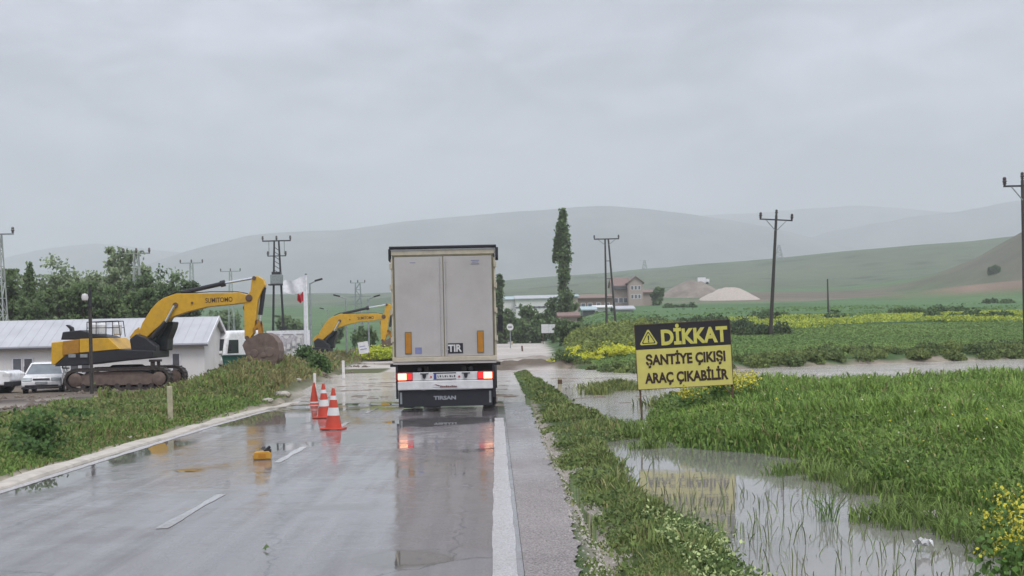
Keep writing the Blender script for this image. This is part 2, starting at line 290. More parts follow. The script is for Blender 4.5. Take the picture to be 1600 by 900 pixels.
# ---- ground sheet
def spaced(lo, fine_lo, fine_hi, hi, step, g):
    a = list(np.arange(fine_lo, fine_hi, step)); s = step; x = a[-1]
    while x < hi: s *= g; x += s; a.append(min(x, hi))
    s = step; x = a[0]; pre = []
    while x > lo: s *= g; x -= s; pre.append(max(x, lo))
    return np.array(sorted(set(pre + a)))
gx = spaced(-4300, -17, 14, 4300, .34, 1.055); gy = spaced(-60, 5, 75, 6400, .36, 1.028)
gx = np.array(sorted(set(np.round(np.concatenate([gx, np.arange(.3, 2.7, .07), np.arange(2.7, 5, .14), np.arange(-7.6, -6.2, .12)]), 3)))); GX, GY = np.meshgrid(gx, gy); GZ = zg(GX, GY)
def gcol(x, y):
    n_ = noise(x, y, .9, 15); nf = noise(x, y, .02, 16)
    c = np.empty(x.shape + (3,)); 
    def st(w, rgb):
        w = w[..., None]; c[:] = c * (1 - w) + np.array(rgb) * w
    c[:] = (.06, .11, .035)
    st(ss(66, 80, y) * ss(0, 6, x - rightedge(y)), (.07, .145, .055))
    # far field bands
    st(ss(150, 165, y) * (1 - ss(260, 290, y)), (.085, .165, .06))
    st(ss(260, 290, y), (.09, .165, .065)); 
    st(ss(395, 410, y) * (1 - ss(520, 560, y)) * ss(60, 90, x), (.15, .12, .085))
    st(ss(440, 460, y) * (1 - ss(500, 540, y)) * ss(150, 170, x), (.10, .13, .06))
    st(ss(560, 600, y), (.11, .14, .085)); st(ss(700, 720, y) * (1 - ss(800, 830, y)), (.13, .16, .095))
    w_ = noise(x * .5, y, .02, 9); st(ss(.0, .15, w_) * ss(520, 600, y) * .8, (.115, .135, .08)); st(ss(.25, .35, noise(x, y, .013, 4)) * ss(560, 640, y) * .7, (.085, .13, .07)); st((np.abs(noise(x, y * 2, .011, 2)) < .03) * ss(480, 560, y) * .8, (.04, .06, .03))
    st(ss(.1, .2, noise(x * .4, y, .035, 11)) * ss(165, 200, y) * (1 - ss(380, 420, y)) * .6, (.11, .18, .07)); st(ss(395, 405, y) * (1 - ss(425, 440, y)) * (x > 20) * .6, (.20, .17, .12))
    hill = np.exp(-(((x - 250) / 52) ** 2 + ((y - 470) / 100) ** 2)); st(ss(.12, .35, hill + .1 * noise(x, y, .09, 2)), (.135, .13, .09))
    cut = np.exp(-(((x - 150) / 48) ** 2 + ((y - 326) / 9) ** 2)); st(ss(.25, .6, cut + .15 * noise(x, y, .15, 3)), (.22, .16, .12))
    # closed road and dirt
    dr = ss(60, 66, y) * (1 - ss(215, 235, y)) * ss(-.4, .4, x - leftedge(y)) * (1 - ss(-.5, .6, x - rightedge(y) + .5 * n_))
    st(dr, (.47, .43, .39))
    damc = np.exp(-((y - 72) / 3.2) ** 2) * ss(-3, 0, x) * (1 - ss(5.5, 7, x)); st(ss(.3, .8, damc + .35 * n_), (.15, .12, .09))
    st(ss(.35, .8, .8 * np.exp(-((y - 84) / 2.6) ** 2) * (x < 5) + .4 * n_) * (1 - ss(5, 7, x)), (.20, .165, .125))
    # left side
    L_ = (1 - ss(-6.7, -6.4, x)) * (y < 75)
    st(L_ * 1.0, (.10, .11, .045))
    yard = (1 - ss(-14.2, -12.8, x + .25 * (y - 35) * (y < 36) * 0 + .5 * n_)) * ss(31.5, 34, y + .8 * n_) * (1 - ss(110, 130, y)); st(yard, (.15, .125, .105))
    st(yard * ss(.1, .6, n_) * .7, (.09, .072, .06)); st(yard * np.exp(-((y - 38.3 - .17 * (x + 14)) / 1.2) ** 2) * .97, (.48, .44, .39)); st(yard * np.exp(-((y - 46.5 - .1 * (x + 14)) / 1.6) ** 2) * .6, (.34, .30, .26))
    st(yard * ss(.5, .9, np.exp(-((y - 40.5 - .18 * (x + 14)) / 1.1) ** 2)), (.085, .07, .062))
    st(ss(42, 60, y) * (1 - ss(-.3, .3, x - leftedge(y))) * (1 - ss(110, 130, y)) * np.clip(.55 + .5 * n_, 0, 1), (.16, .125, .085))
    st(ss(30, 46, y) * ss(leftedge(y) - .1, leftedge(y) + .4, x) * (1 - ss(-6.3, -6.0, x)) * (y < 66), (.42, .38, .33))
    # dirt strip along the left edge
    st(ss(-6.85, -6.6, x + .12 * n_) * (1 - ss(-6.3, -6.0, x)) * (y < 38), (.40, .35, .28))
    # right verge
    st(ss(.6, .8, x) * (1 - ss(.95, 1.2, x + .1 * noise(x, y, 3, 2))) * (y < 34), (.30, .265, .23))
    st(ss(.9, 1.2, x) * (y < 60) * (1 - ss(0, .6, x - b1(y))), (.06, .09, .035))
    st(ss(-.6, .4, y - yshore(x)) * (1 - ss(.2, 1.0, y - yshore(x) + .6 * n_)) * (x > 3.2) * (x < 100), (.30, .25, .20))
    return c
GC = gcol(GX, GY)
# drop columns of faces far outside anything visible? keep one sheet
nyy, nxx = GX.shape; idx = np.arange(nyy * nxx).reshape(nyy, nxx)
gf = np.stack([idx[:-1, :-1], idx[:-1, 1:], idx[1:, 1:], idx[1:, :-1]], -1).reshape(-1, 4)
gm, t, b = newmat('ground'); l = t.links.new
a = t.nodes.new('ShaderNodeAttribute'); a.attribute_name = 'Col'; tcn = t.nodes.new('ShaderNodeTexCoord')
no = t.nodes.new('ShaderNodeTexNoise'); no.inputs['Scale'].default_value = 2.2; no.inputs['Detail'].default_value = 10; no.inputs['Roughness'].default_value = .7; l(tcn.outputs['Object'], no.inputs[0])
nf = t.nodes.new('ShaderNodeTexNoise'); nf.inputs['Scale'].default_value = .06; nf.inputs['Detail'].default_value = 8; nf.inputs['Roughness'].default_value = .6; l(tcn.outputs['Object'], nf.inputs[0])
mu = t.nodes.new('ShaderNodeMath'); mu.operation = 'ADD'; l(no.outputs[0], mu.inputs[0]); l(nf.outputs[0], mu.inputs[1])
mr = t.nodes.new('ShaderNodeMapRange'); mr.inputs[1].default_value = .6; mr.inputs[2].default_value = 1.4; mr.inputs[3].default_value = .6; mr.inputs[4].default_value = 1.4; l(mu.outputs[0], mr.inputs[0])
sc = t.nodes.new('ShaderNodeVectorMath'); sc.operation = 'SCALE'; l(a.outputs['Color'], sc.inputs[0]); l(mr.outputs[0], sc.inputs['Scale']); l(sc.outputs[0], b.inputs['Base Color'])
bu = t.nodes.new('ShaderNodeBump'); bu.inputs['Strength'].default_value = .7; bu.inputs['Distance'].default_value = .08; l(no.outputs[0], bu.inputs['Height']); l(bu.outputs[0], b.inputs['Normal'])
b.inputs['Roughness'].default_value = .9; b.inputs['Specular IOR Level'].default_value = .25
tag(mesh_np('ground', np.stack([GX, GY, GZ], -1).reshape(-1, 3), [gf], gm, GC.reshape(-1, 3), smooth=True), kind='structure')

# ---- mountains
mm, t, b = newmat('mountain'); l = t.links.new
tcn = t.nodes.new('ShaderNodeTexCoord'); no = t.nodes.new('ShaderNodeTexNoise'); no.inputs['Scale'].default_value = .006; no.inputs['Detail'].default_value = 10; no.inputs['Roughness'].default_value = .62; l(tcn.outputs['Object'], no.inputs[0])
rp = t.nodes.new('ShaderNodeValToRGB'); rp.color_ramp.elements[0].position = .42; rp.color_ramp.elements[0].color = (.02, .035, .03, 1); rp.color_ramp.elements[1].position = .6; rp.color_ramp.elements[1].color = (.11, .115, .09, 1)
l(no.outputs[0], rp.inputs[0]); l(rp.outputs[0], b.inputs['Base Color']); b.inputs['Roughness'].default_value = 1
def ridge(pts, d, depth, seed):
    P = [at(px, py, d) for px, py in pts]; xs = np.array([p.x for p in P]); zs = np.array([p.z for p in P])
    x = np.linspace(xs[0], xs[-1], 260); top = np.interp(x, xs, zs)
    k = np.ones(9) / 9; top = np.convolve(np.pad(top, 4, mode='edge'), k, 'valid') + 2.5 * noise(x, x * 0, .012, seed) + 1.0 * noise(x, x * 0, .05, seed)
    v = np.linspace(-1, 1, 40); X, V = np.meshgrid(x, v); T = np.tile(top, (40, 1))
    Y = d + V * depth + 0 * X; prof = 1 - np.abs(V) ** 1.4
    Z = 15 + (T - 15) * prof + noise(X, Y, .012, seed) * 9 * (1 - prof) * prof * 4
    idx = np.arange(X.size).reshape(X.shape); f = np.stack([idx[:-1, :-1], idx[:-1, 1:], idx[1:, 1:], idx[1:, :-1]], -1).reshape(-1, 4)
    return tag(mesh_np('mountain_ridge', np.stack([X, Y, Z], -1).reshape(-1, 3), [f], mm, smooth=True), kind='structure')
ridge([(-260, 425), (-100, 415), (0, 405), (60, 391), (100, 384), (150, 380), (200, 384), (250, 391), (290, 395), (330, 400), (420, 425)], 5200, 800, 1)
ridge([(190, 440), (240, 412), (290, 394), (340, 380), (400, 366), (470, 361), (540, 359), (620, 347), (700, 340), (780, 333), (850, 328), (910, 323), (960, 322), (1010, 326), (1060, 332), (1120, 340), (1200, 355), (1300, 380), (1400, 410)], 4100, 900, 2)
ridge([(1020, 345), (1080, 338), (1140, 334), (1200, 331), (1260, 325), (1330, 321), (1400, 324), (1460, 330), (1530, 334), (1700, 340), (1900, 350)], 5500, 600, 3)
ridge([(1150, 415), (1230, 385), (1290, 363), (1360, 349), (1430, 337), (1500, 330), (1560, 318), (1620, 308), (1700, 296), (1850, 290), (2000, 300)], 4500, 600, 4)

# ------------------------------------------------------------------ road
def hollow(x, y):
    """how much standing water lies in a dip of the carriageway"""
    m = (1 - ss(-5.55, -5.15, x + .22 * noise(x * .6, y, 1.5, 3))) * ss(13.2, 14.6, y + .5 * noise(x, y, 2, 1)) * ss(-.55, -.1, noise(x * 0, y, .45, 2) + .2) * (y < 34)
    for i, (cx, cy, rx, ry) in enumerate([(-3.6, 20.2, .5, 1.0), (-2.5, 21.6, .45, 1.2), (-4.9, 28.0, 1.0, 2.5), (-3.9, 12.2, .30, .35), (-3.5, 13.8, .35, .25), (-.8, 9.6, .5, .5), (-1.7, 12.6, .6, .3), (-4.3, 16.6, .25, .3), (-1.2, 25.5, 1.2, 1.6), (-5.0, 11.0, .5, .25)]):
        d_ = ((x - cx) / rx) ** 2 + ((y - cy) / ry) ** 2 + .55 * noise(x, y * .8, 3.2, i); m = np.maximum(m, 1 - ss(.55, 1.0, d_))
    m = np.maximum(m, ss(29.5, 33.5, y + 1.8 * noise(x, y, .9, 6)) * .96)
    return np.clip(m, 0, 1)
def strip(name, x0, x1, y0, y1, dz, mat, nx=1, step=.5, edge=0.0, seed=0):
    ys = np.arange(y0, y1 + 1e-6, step); u = np.linspace(0, 1, nx + 1); Y, U = np.meshgrid(ys, u, indexing='ij')
    X = x0 + (x1 - x0) * U
    if edge: X = X + (edge * noise(Y * 0 + seed, Y, 3.1, seed) * np.abs(U - .5) * 2 * np.where(U > .5, 1, -1) if edge > 0 else -edge * (noise(Y * 0 + seed, Y, 1.9, seed) * .6 + noise(Y * 0, Y, 9, seed) * .3) * (U > .99))
    if name == 'road_shoulder': X = x0 + (np.interp(Y, [6, 8.7, 13, 19, 35], [.50, .57, .73, .72, .86]) - x0) * U + (.07 * noise(Y * 0, Y, 1.9, 2) * .6 + .05 * noise(Y * 0, Y, 9, 4) * .6 + .02 * noise(Y * 0, Y, 25, 4)) * (U > .99)
    Z = road_z(Y) + dz + .034 * noise(X, Y, .75, 8) * ss(31, 34.5, Y)
    idx = np.arange(X.size).reshape(X.shape); f = np.stack([idx[:-1, :-1], idx[:-1, 1:], idx[1:, 1:], idx[1:, :-1]], -1).reshape(-1, 4)
    return tag(mesh_np(name, np.stack([X, Y, Z], -1).reshape(-1, 3), [f], mat, np.repeat(hollow(X, Y).reshape(-1, 1), 3, 1) if name == 'road' else None, smooth=True), kind='structure')
def wet_mat(name, base, base2, wet_lo, wet_hi, kind):
    m, t, b = newmat(name); l = t.links.new
    def nn(ty, **k):
        n = t.nodes.new(ty)
        for a_, v_ in k.items(): setattr(n, a_, v_)
        return n
    tcn = nn('ShaderNodeTexCoord')
    def noi(sc, scale=(1, 1, 1), det=6, rough=.55, dist=0):
        mp = nn('ShaderNodeMapping'); mp.inputs['Scale'].default_value = scale; l(tcn.outputs['Object'], mp.inputs[0])
        n = nn('ShaderNodeTexNoise'); n.inputs['Scale'].default_value = sc; n.inputs['Detail'].default_value = det; n.inputs['Roughness'].default_value = rough; n.inputs['Distortion'].default_value = dist; l(mp.outputs[0], n.inputs[0]); return n.outputs[0]
    def rng_(src, a, b_, c, d):
        r = nn('ShaderNodeMapRange'); r.inputs[1].default_value = a; r.inputs[2].default_value = b_; r.inputs[3].default_value = c; r.inputs[4].default_value = d; l(src, r.inputs[0]); return r.outputs[0]
    def mat_(op, a, b_):
        n = nn('ShaderNodeMath', operation=op)
        for i, q in enumerate((a, b_)):
            if isinstance(q, (int, float)): n.inputs[i].default_value = q
            else: l(q, n.inputs[i])
        return n.outputs[0]
    spk = noi(52, det=4, rough=.8); big = noi(.55, (1, .45, 1), 8, .6, .4); lane = noi(1.1, (1.6, .10, 1), 5, .55)
    streak = noi(1.3, (.9, 1.3, 1), 8, .68, 1.0); track = noi(2.4, (1.8, .05, 1), 4, .6)
    if kind == 'road': mixf = rng_(mat_('ADD', mat_('ADD', mat_('MULTIPLY', spk, .50), mat_('MULTIPLY', track, .34)), mat_('MULTIPLY', lane, .16)), .42, .58, 0, 1)
    else: mixf = rng_(mat_('ADD', mat_('MULTIPLY', spk, .8), mat_('MULTIPLY', big, .2)), .40, .60, 0, 1)
    mi = nn('ShaderNodeMix', data_type='RGBA'); l(mixf, mi.inputs[0]); mi.inputs[6].default_value = (*base, 1); mi.inputs[7].default_value = (*base2, 1)
    l(mi.outputs[2], b.inputs['Base Color'])
    rip = noi(1.2, (1.3, 1.0, 1), 5, .55, .8); fine = noi(30, det=2); 
    b.inputs['Roughness'].default_value = .75; b.inputs['Specular IOR Level'].default_value = .3
    yw = nn('ShaderNodeSeparateXYZ'); l(tcn.outputs['Object'], yw.inputs[0]); film = mat_('ADD', mat_('MULTIPLY', big, .55), mat_('MULTIPLY', mat_('ADD', mat_('MULTIPLY', streak, .6), mat_('MULTIPLY', track, .4)), .45)); cw = rng_(film, .40, .52, wet_lo, wet_hi)
    if kind == 'shoulder2': cx2 = nn('ShaderNodeMix', data_type='RGBA'); l(rng_(yw.outputs[1], 16, 26, 0, .75), cx2.inputs[0]); l(mi.outputs[2], cx2.inputs[6]); cx2.inputs[7].default_value = (.13, .12, .115, 1); l(cx2.outputs[2], b.inputs['Base Color'])
    if kind == 'shoulder2': cw = mat_('MULTIPLY', rng_(mat_('ADD', yw.outputs[1], mat_('MULTIPLY', big, 14)), 20, 27, .12, 1), rng_(film, .36, .5, .6, 1))
    if kind == 'road':
        hol = nn('ShaderNodeAttribute', attribute_name='Col'); hf = hol.outputs['Fac']; dk = nn('ShaderNodeMix', data_type='RGBA'); l(hf, dk.inputs[0]); l(mi.outputs[2], dk.inputs[6]); dk.inputs[7].default_value = (.13, .118, .105, 1); l(dk.outputs[2], b.inputs['Base Color'])
        cw = mat_('MAXIMUM', cw, hf)
    if kind == 'road':
        vo = nn('ShaderNodeTexVoronoi', feature='DISTANCE_TO_EDGE'); vo.inputs['Scale'].default_value = .32; mpv = nn('ShaderNodeMapping'); mpv.inputs['Scale'].default_value = (1, .55, 1)
        dn = nn('ShaderNodeTexNoise'); dn.inputs['Scale'].default_value = 3; dn.inputs['Detail'].default_value = 6; l(tcn.outputs['Object'], dn.inputs[0]); va = nn('ShaderNodeVectorMath', operation='MULTIPLY_ADD'); l(dn.outputs['Color'], va.inputs[0]); va.inputs[1].default_value = (.35, .5, 0); l(tcn.outputs['Object'], va.inputs[2]); l(va.outputs[0], mpv.inputs[0]); l(mpv.outputs[0], vo.inputs[0])
        ck = rng_(vo.outputs[0], .0, .006, .45, 1); cs = nn('ShaderNodeVectorMath', operation='SCALE'); l(dk.outputs[2], cs.inputs[0]); l(ck, cs.inputs['Scale']); l(cs.outputs[0], b.inputs['Base Color'])
    l(cw, b.inputs['Coat Weight']); b.inputs['Coat IOR'].default_value = 1.5
    cro = rng_(film, .42, .56,   .22 if kind == 'road' else .4, .03 if kind == 'road' else .2); l(mat_('MULTIPLY', cro, mat_('SUBTRACT', 1, hf)) if kind == 'road' else cro, b.inputs['Coat Roughness'])
    bu = nn('ShaderNodeBump'); bu.inputs['Strength'].default_value = .7; bu.inputs['Distance'].default_value = .02 if kind == 'road' else .04; l(spk, bu.inputs['Height']); l(bu.outputs[0], b.inputs['Normal'])
    bc = nn('ShaderNodeBump'); bc.inputs['Strength'].default_value = .28
    if kind == 'road': l(mat_('MULTIPLY', mat_('SUBTRACT', 1.04, hf), .42), bc.inputs['Strength'])
    bc.inputs['Distance'].default_value = .012
    l(mat_('ADD', rip, mat_('MULTIPLY', fine, rng_(film, .42, .56, .22, .01))), bc.inputs['Height']); l(bc.outputs[0], b.inputs['Coat Normal'])
    return m
asphalt = wet_mat('wet_asphalt', (.125, .11, .112), (.235, .212, .215), .8, 1.0, 'road')
shoulder_m = wet_mat('gravelly_shoulder', (.13, .115, .11), (.50, .45, .435), .0, .45, 'shoulder2')
shoulder_wet = wet_mat('wet_shoulder', (.13, .12, .11), (.24, .22, .20), .8, 1.0, 'road')
paint = wet_mat('road_paint', (.34, .32, .315), (.74, .72, .71), .2, .7, 'shoulder')
paint_old = wet_mat('worn_road_paint', (.24, .23, .23), (.70, .69, .69), .35, .75, 'road')
strip('road', -6.12, .17, -25, 62, 0, asphalt, 90, .12)
strip('road_shoulder', .174, .80, -25, 60, -.004, shoulder_m, 6, .06, -.08, 2)
strip('edge_line', -.065, .125, -25, 26.2, .004, paint, 4, .06, .010, 3)
strip('edge_line', -6.03, -5.90, -25, 33, .004, paint, 3, .1, .02, 7)
for i, (y0, y1) in enumerate([(5.4, 7.8), (11.4, 13.9), (17.4, 19.9), (23.4, 25.9), (29.4, 31.9)]):
    strip('lane_dash', -3.23, -3.12, y0, y1, .004, paint_old, 2, .1, .02, 8 + i)
# raised pale verge stones of the left edge: a low broken concrete strip
curbm = pm('muddy_concrete', (.50, .46, .40), .8, var=.2, scale=4, bump=.5, bscale=14, dirt=.35, dcol=(.34, .27, .19), dscale=2)
ys = np.arange(-20, 40, .25); MBk = MB()
prof = [(-.30, -.05), (-.24, .045), (-.06, .055), (.02, .035), (.05, -.02)]
vs_, fs_ = [], []
for j, y in enumerate(ys):
    w = 1 + .25 * float(noise(0, y, 2.2, 5)); h = 1 + .4 * float(noise(3, y, 1.4, 6)); s_ = .05 * float(noise(7, y, 1.1, 2))
    for x, z in prof: vs_.append((-6.12 + x * w + s_, y, float(road_z(y)) + (z * h if z > 0 else z)))
for j in range(len(ys) - 1):
    for k in range(4): fs_.append((j * 5 + k, j * 5 + k + 1, j * 5 + 6 + k, j * 5 + 5 + k))
MBk.add(vs_, fs_); tag(MBk.build('road_edge_strip', curbm, smooth=True), kind='structure')

# ---- flood water
def water_mat():
    m, t, b = newmat('flood_water'); l = t.links.new
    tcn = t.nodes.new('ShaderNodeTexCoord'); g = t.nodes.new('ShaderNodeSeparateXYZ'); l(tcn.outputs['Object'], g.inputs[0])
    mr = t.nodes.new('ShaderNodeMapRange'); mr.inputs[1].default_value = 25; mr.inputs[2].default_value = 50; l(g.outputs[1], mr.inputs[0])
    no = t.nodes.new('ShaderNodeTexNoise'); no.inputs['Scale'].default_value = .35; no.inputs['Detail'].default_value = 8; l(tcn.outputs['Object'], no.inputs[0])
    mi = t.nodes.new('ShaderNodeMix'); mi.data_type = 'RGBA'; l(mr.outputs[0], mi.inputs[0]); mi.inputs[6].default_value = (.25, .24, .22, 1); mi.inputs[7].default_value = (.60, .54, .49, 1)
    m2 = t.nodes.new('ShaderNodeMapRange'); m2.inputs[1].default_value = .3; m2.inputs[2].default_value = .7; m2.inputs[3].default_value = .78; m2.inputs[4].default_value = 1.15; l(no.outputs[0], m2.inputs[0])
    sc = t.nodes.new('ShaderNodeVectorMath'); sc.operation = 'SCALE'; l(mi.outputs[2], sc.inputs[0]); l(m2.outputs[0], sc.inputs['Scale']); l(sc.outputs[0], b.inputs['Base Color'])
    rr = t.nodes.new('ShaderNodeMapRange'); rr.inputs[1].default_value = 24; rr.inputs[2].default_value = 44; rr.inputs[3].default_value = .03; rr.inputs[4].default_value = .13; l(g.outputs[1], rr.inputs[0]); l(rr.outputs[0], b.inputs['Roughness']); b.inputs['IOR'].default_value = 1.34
    mp = t.nodes.new('ShaderNodeMapping'); mp.inputs['Scale'].default_value = (1.2, 2.6, 1); l(tcn.outputs['Object'], mp.inputs[0])
    n3 = t.nodes.new('ShaderNodeTexNoise'); n3.inputs['Scale'].default_value = 2.2; n3.inputs['Detail'].default_value = 5; l(mp.outputs[0], n3.inputs[0])
    bs = t.nodes.new('ShaderNodeMapRange'); bs.inputs[1].default_value = 20; bs.inputs[2].default_value = 40; bs.inputs[3].default_value = .03; bs.inputs[4].default_value = .6; l(g.outputs[1], bs.inputs[0])
    bu = t.nodes.new('ShaderNodeBump'); bu.inputs['Distance'].default_value = .03; l(bs.outputs[0], bu.inputs['Strength']); l(n3.outputs[0], bu.inputs['Height']); l(bu.outputs[0], b.inputs['Normal'])
    return m
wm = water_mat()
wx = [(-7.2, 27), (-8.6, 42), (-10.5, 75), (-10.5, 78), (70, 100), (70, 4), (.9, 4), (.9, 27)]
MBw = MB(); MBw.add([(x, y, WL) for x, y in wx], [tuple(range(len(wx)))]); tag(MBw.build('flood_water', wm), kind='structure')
#==PART2==
# ------------------------------------------------------------------ lettering
def text(body, size, mat, parent, name, center, rot=None, bold=0.0, width=None, sx=1.0, depth=.0012):
    cu = bpy.data.curves.new(name, 'FONT'); cu.body = body; cu.size = size; cu.align_x = 'CENTER'; cu.align_y = 'CENTER'
    cu.extrude = depth; cu.offset = bold; cu.resolution_u = 4; cu.fill_mode = 'BOTH'
    o = bpy.data.objects.new(name, cu); COL.objects.link(o)
    dg = bpy.context.evaluated_depsgraph_get(); me = bpy.data.meshes.new_from_object(o.evaluated_get(dg)); bpy.data.objects.remove(o)
    me.name = name; me.materials.clear(); me.materials.append(mat)
    xs = [v.co.x for v in me.vertices]; ys_ = [v.co.y for v in me.vertices]
    cx, cy = (min(xs) + max(xs)) / 2, (min(ys_) + max(ys_)) / 2
    if width: sx = width / (max(xs) - min(xs))
    for v in me.vertices: v.co.x = (v.co.x - cx) * sx; v.co.y -= cy
    m = bpy.data.objects.new(name, me); COL.objects.link(m); m.parent = parent; m.location = center
    m.rotation_euler = rot if rot else (R(90), 0, 0)
    return m

def wheel(parent, name, c, r, w, side=1, rimr=.55):
    """wheel whose axle runs along local x"""
    ty = MB(); x0, x1 = -w / 2, w / 2
    ty.lathe([(r * .55, x0), (r * .9, x0), (r, x0 + w * .15), (r, x1 - w * .15), (r * .9, x1), (r * .55, x1)], n=20, axis='X')
    wh = empty(name, c); wh.parent = parent; bpy.data.objects.remove(wh)
    t_ = MB(); t_.v = [(v[0] + c[0], v[1] + c[1], v[2] + c[2]) for v in ty.v]; t_.f = ty.f
    o = t_.build(name, M['black'], parent, smooth=True)
    rm = MB(); rm.lathe([(.01, side * w * .30), (r * .18, side * w * .36), (r * .2, side * w * .22), (r * .46, side * w * .2), (rimr * r, side * w * .44), (rimr * r, side * w * .5)], c, n=16, axis='X')
    rm.build('rim', M['steel'], o, smooth=True)
    return o

# ------------------------------------------------------------------ the lorry
TY = 29.35
T = empty('lorry', (-1.245, TY, float(road_z(TY)) - .0), 0, 'large white articulated lorry seen from behind with lit tail lamps on the flooded road', 'lorry')
Wd = 1.262
def bx(name, lo, hi, mat, par=T, bevel=0): return MB().b2(lo, hi).build(name, mat, par, bevel=bevel)
m_ = MB().b2((-Wd + .03, .09, 1.26), (Wd - .03, 13.6, 3.90)); box_body = m_.build('box_body', M['curtain'], T)
for sx_ in (-1, 1):
    mb = MB()
    for k in range(26): mb.b2((sx_ * (Wd - .028), .4 + k * .52, 1.32), (sx_ * (Wd - .012), .43 + k * .52, 3.8))
    mb.build('curtain_strap', M['dark'], box_body)
bx('roof_cap', (-Wd, .0, 3.90), (Wd, 13.65, 3.935), M['white'])
mb = MB().b2((-Wd - .03, -.05, 3.945), (Wd + .03, .30, 4.005)); mb.prismx([(-.05, 3.944), (-.05, 3.70), (-.02, 3.64), (.25, 3.64), (.3, 3.7), (.3, 3.944)], Wd + .004, Wd + .075); mb.prismx([(-.05, 3.944), (-.05, 3.66), (.25, 3.64), (.3, 3.7), (.3, 3.944)], -Wd - .05, -Wd - .004)
mb.build('rear_roof_gutter', M['navy'], T, bevel=.012)
bx('header_frame', (-Wd + .01, .0, 3.79), (Wd - .01, .085, 3.895), M['cream'], bevel=.008)
bx('header_seal', (-Wd + .06, -.008, 3.755), (Wd - .06, .05, 3.785), M['olive'])
for sx_ in (-1, 1):
    a_, b_ = sorted((sx_ * (Wd - .045), sx_ * (Wd - .002)))
    bx('corner_post', (a_, -.004, 1.31), (b_, .085, 3.70), M['cream'], bevel=.006)
    a_, b_ = sorted((sx_ * (Wd - .082), sx_ * (Wd - .05)))
    bx('side_seal', (a_, -.010, 1.33), (b_, .05, 3.74), M['olive'])
    for z in (1.75, 2.42, 3.02, 3.52):
        mb = MB(); mb.box((sx_ * (Wd - .012), -.02, z), (.06, .04, .09)); mb.tube((sx_ * (Wd + .012), -.03, z - .07), (sx_ * (Wd + .012), -.03, z + .07), .018)
        mb.build('hinge', M['cream'], T, smooth=True)
for sx_ in (-1, 1):
    a_, b_ = sorted((sx_ * .012, sx_ * (Wd - .088)))
    d_ = bx('rear_door', (a_, -.022, 1.335), (b_, .03, 3.745), M['door'], bevel=.006)
    # slight vertical corrugations of the panel
    mb = MB()
    for k in range(7): x = sx_ * (.14 + k * .152); mb.b2((x - .004, -.0235, 1.36), (x + .004, -.020, 3.70))
    mb.build('panel_rib', M['door'], d_)
    mb = MB(); x = sx_ * .07
    mb.tube((x, -.034, 1.36), (x, -.034, 3.72), .010, n=6)
    for z in (1.5, 2.3, 3.1, 3.62): mb.box((x, -.032, z), (.045, .018, .03))
    mb.build('lock_rod', M['door'], d_)
    a_ = sx_ * .87
    o = bx('side_reflector', (a_ - .082, -.034, 1.40), (a_ + .082, -.024, 1.94), M['olive'])
    bx('reflector_strip', (a_ - .062, -.040, 1.42), (a_ + .062, -.0345, 1.915), M['orange'], o)
bx('center_seal', (-.011, -.016, 1.335), (.011, .03, 3.745), M['olive'])
bx('door_label', (-.71, -.027, 1.405), (-.55, -.0225, 1.56), M['bluegrey'])
o = bx('logo_plate', (.66, -.027, 3.54), (.90, -.0225, 3.66), M['door']); text('CS  ISO', .07, M['navy'], o, 'logo_mark', (.78, -.029, 3.60), width=.18); bpy.data.objects.remove(o.children[0])
mb = MB()
for k, w_ in enumerate((.2, .15, .19)): mb.b2((.78 - w_ / 2, -.0305, 3.625 - k * .04), (.78 + w_ / 2, -.0275, 3.642 - k * .04))
mb.build('logo_mark', M['bluegrey'], o)
bx('small_mark', (-.80, -.026, 3.60), (-.66, -.0225, 3.612), M['bluegrey'])
o = bx('tir_plate', (.058, -.030, 1.40), (.445, -.0245, 1.645), M['navy']); text('TIR', .235, M['plate'], o, 'lettering', (.25, -.033, 1.525), width=.33, bold=.008)
bx('door_sill', (-Wd, -.07, 1.215), (Wd, .12, 1.328), M['cream'], bevel=.012)
bx('sill_lip', (-Wd + .02, -.055, 1.155), (Wd - .02, .10, 1.210), M['door'])
mb = MB()
for x in (-.45, .45): mb.b2((x - .06, .1, .86), (x + .06, 13.0, 1.10))
for y in (.3, 2.1, 3.5, 4.8, 8, 12): mb.b2((-1.15, y, .9), (1.15, y + .1, 1.15))
mb.b2((-1.2, .35, .55), (1.2, .42, 1.2)); mb.build('chassis', M['chassis'], T)
for sx_ in (-1, 1):
    mb = MB(); mb.tube((sx_ * .62, .1, 1.02), (sx_ * .62, -.02, 1.02), .06, .05, 10); mb.tube((sx_ * .62, -.02, 1.02), (sx_ * .62, -.04, 1.02), .035, .035, 10); mb.build('rubber_buffer', M['dark'], T, smooth=True)
mb = MB()
mb.b2((-1.145, -.05, .76), (1.145, .04, .955)); bump = mb.build('lamp_beam', M['white'], T, bevel=.008)
bx('rear_bumper', (-1.145, -.085, .535), (1.145, .02, .752), M['white'], bevel=.02)
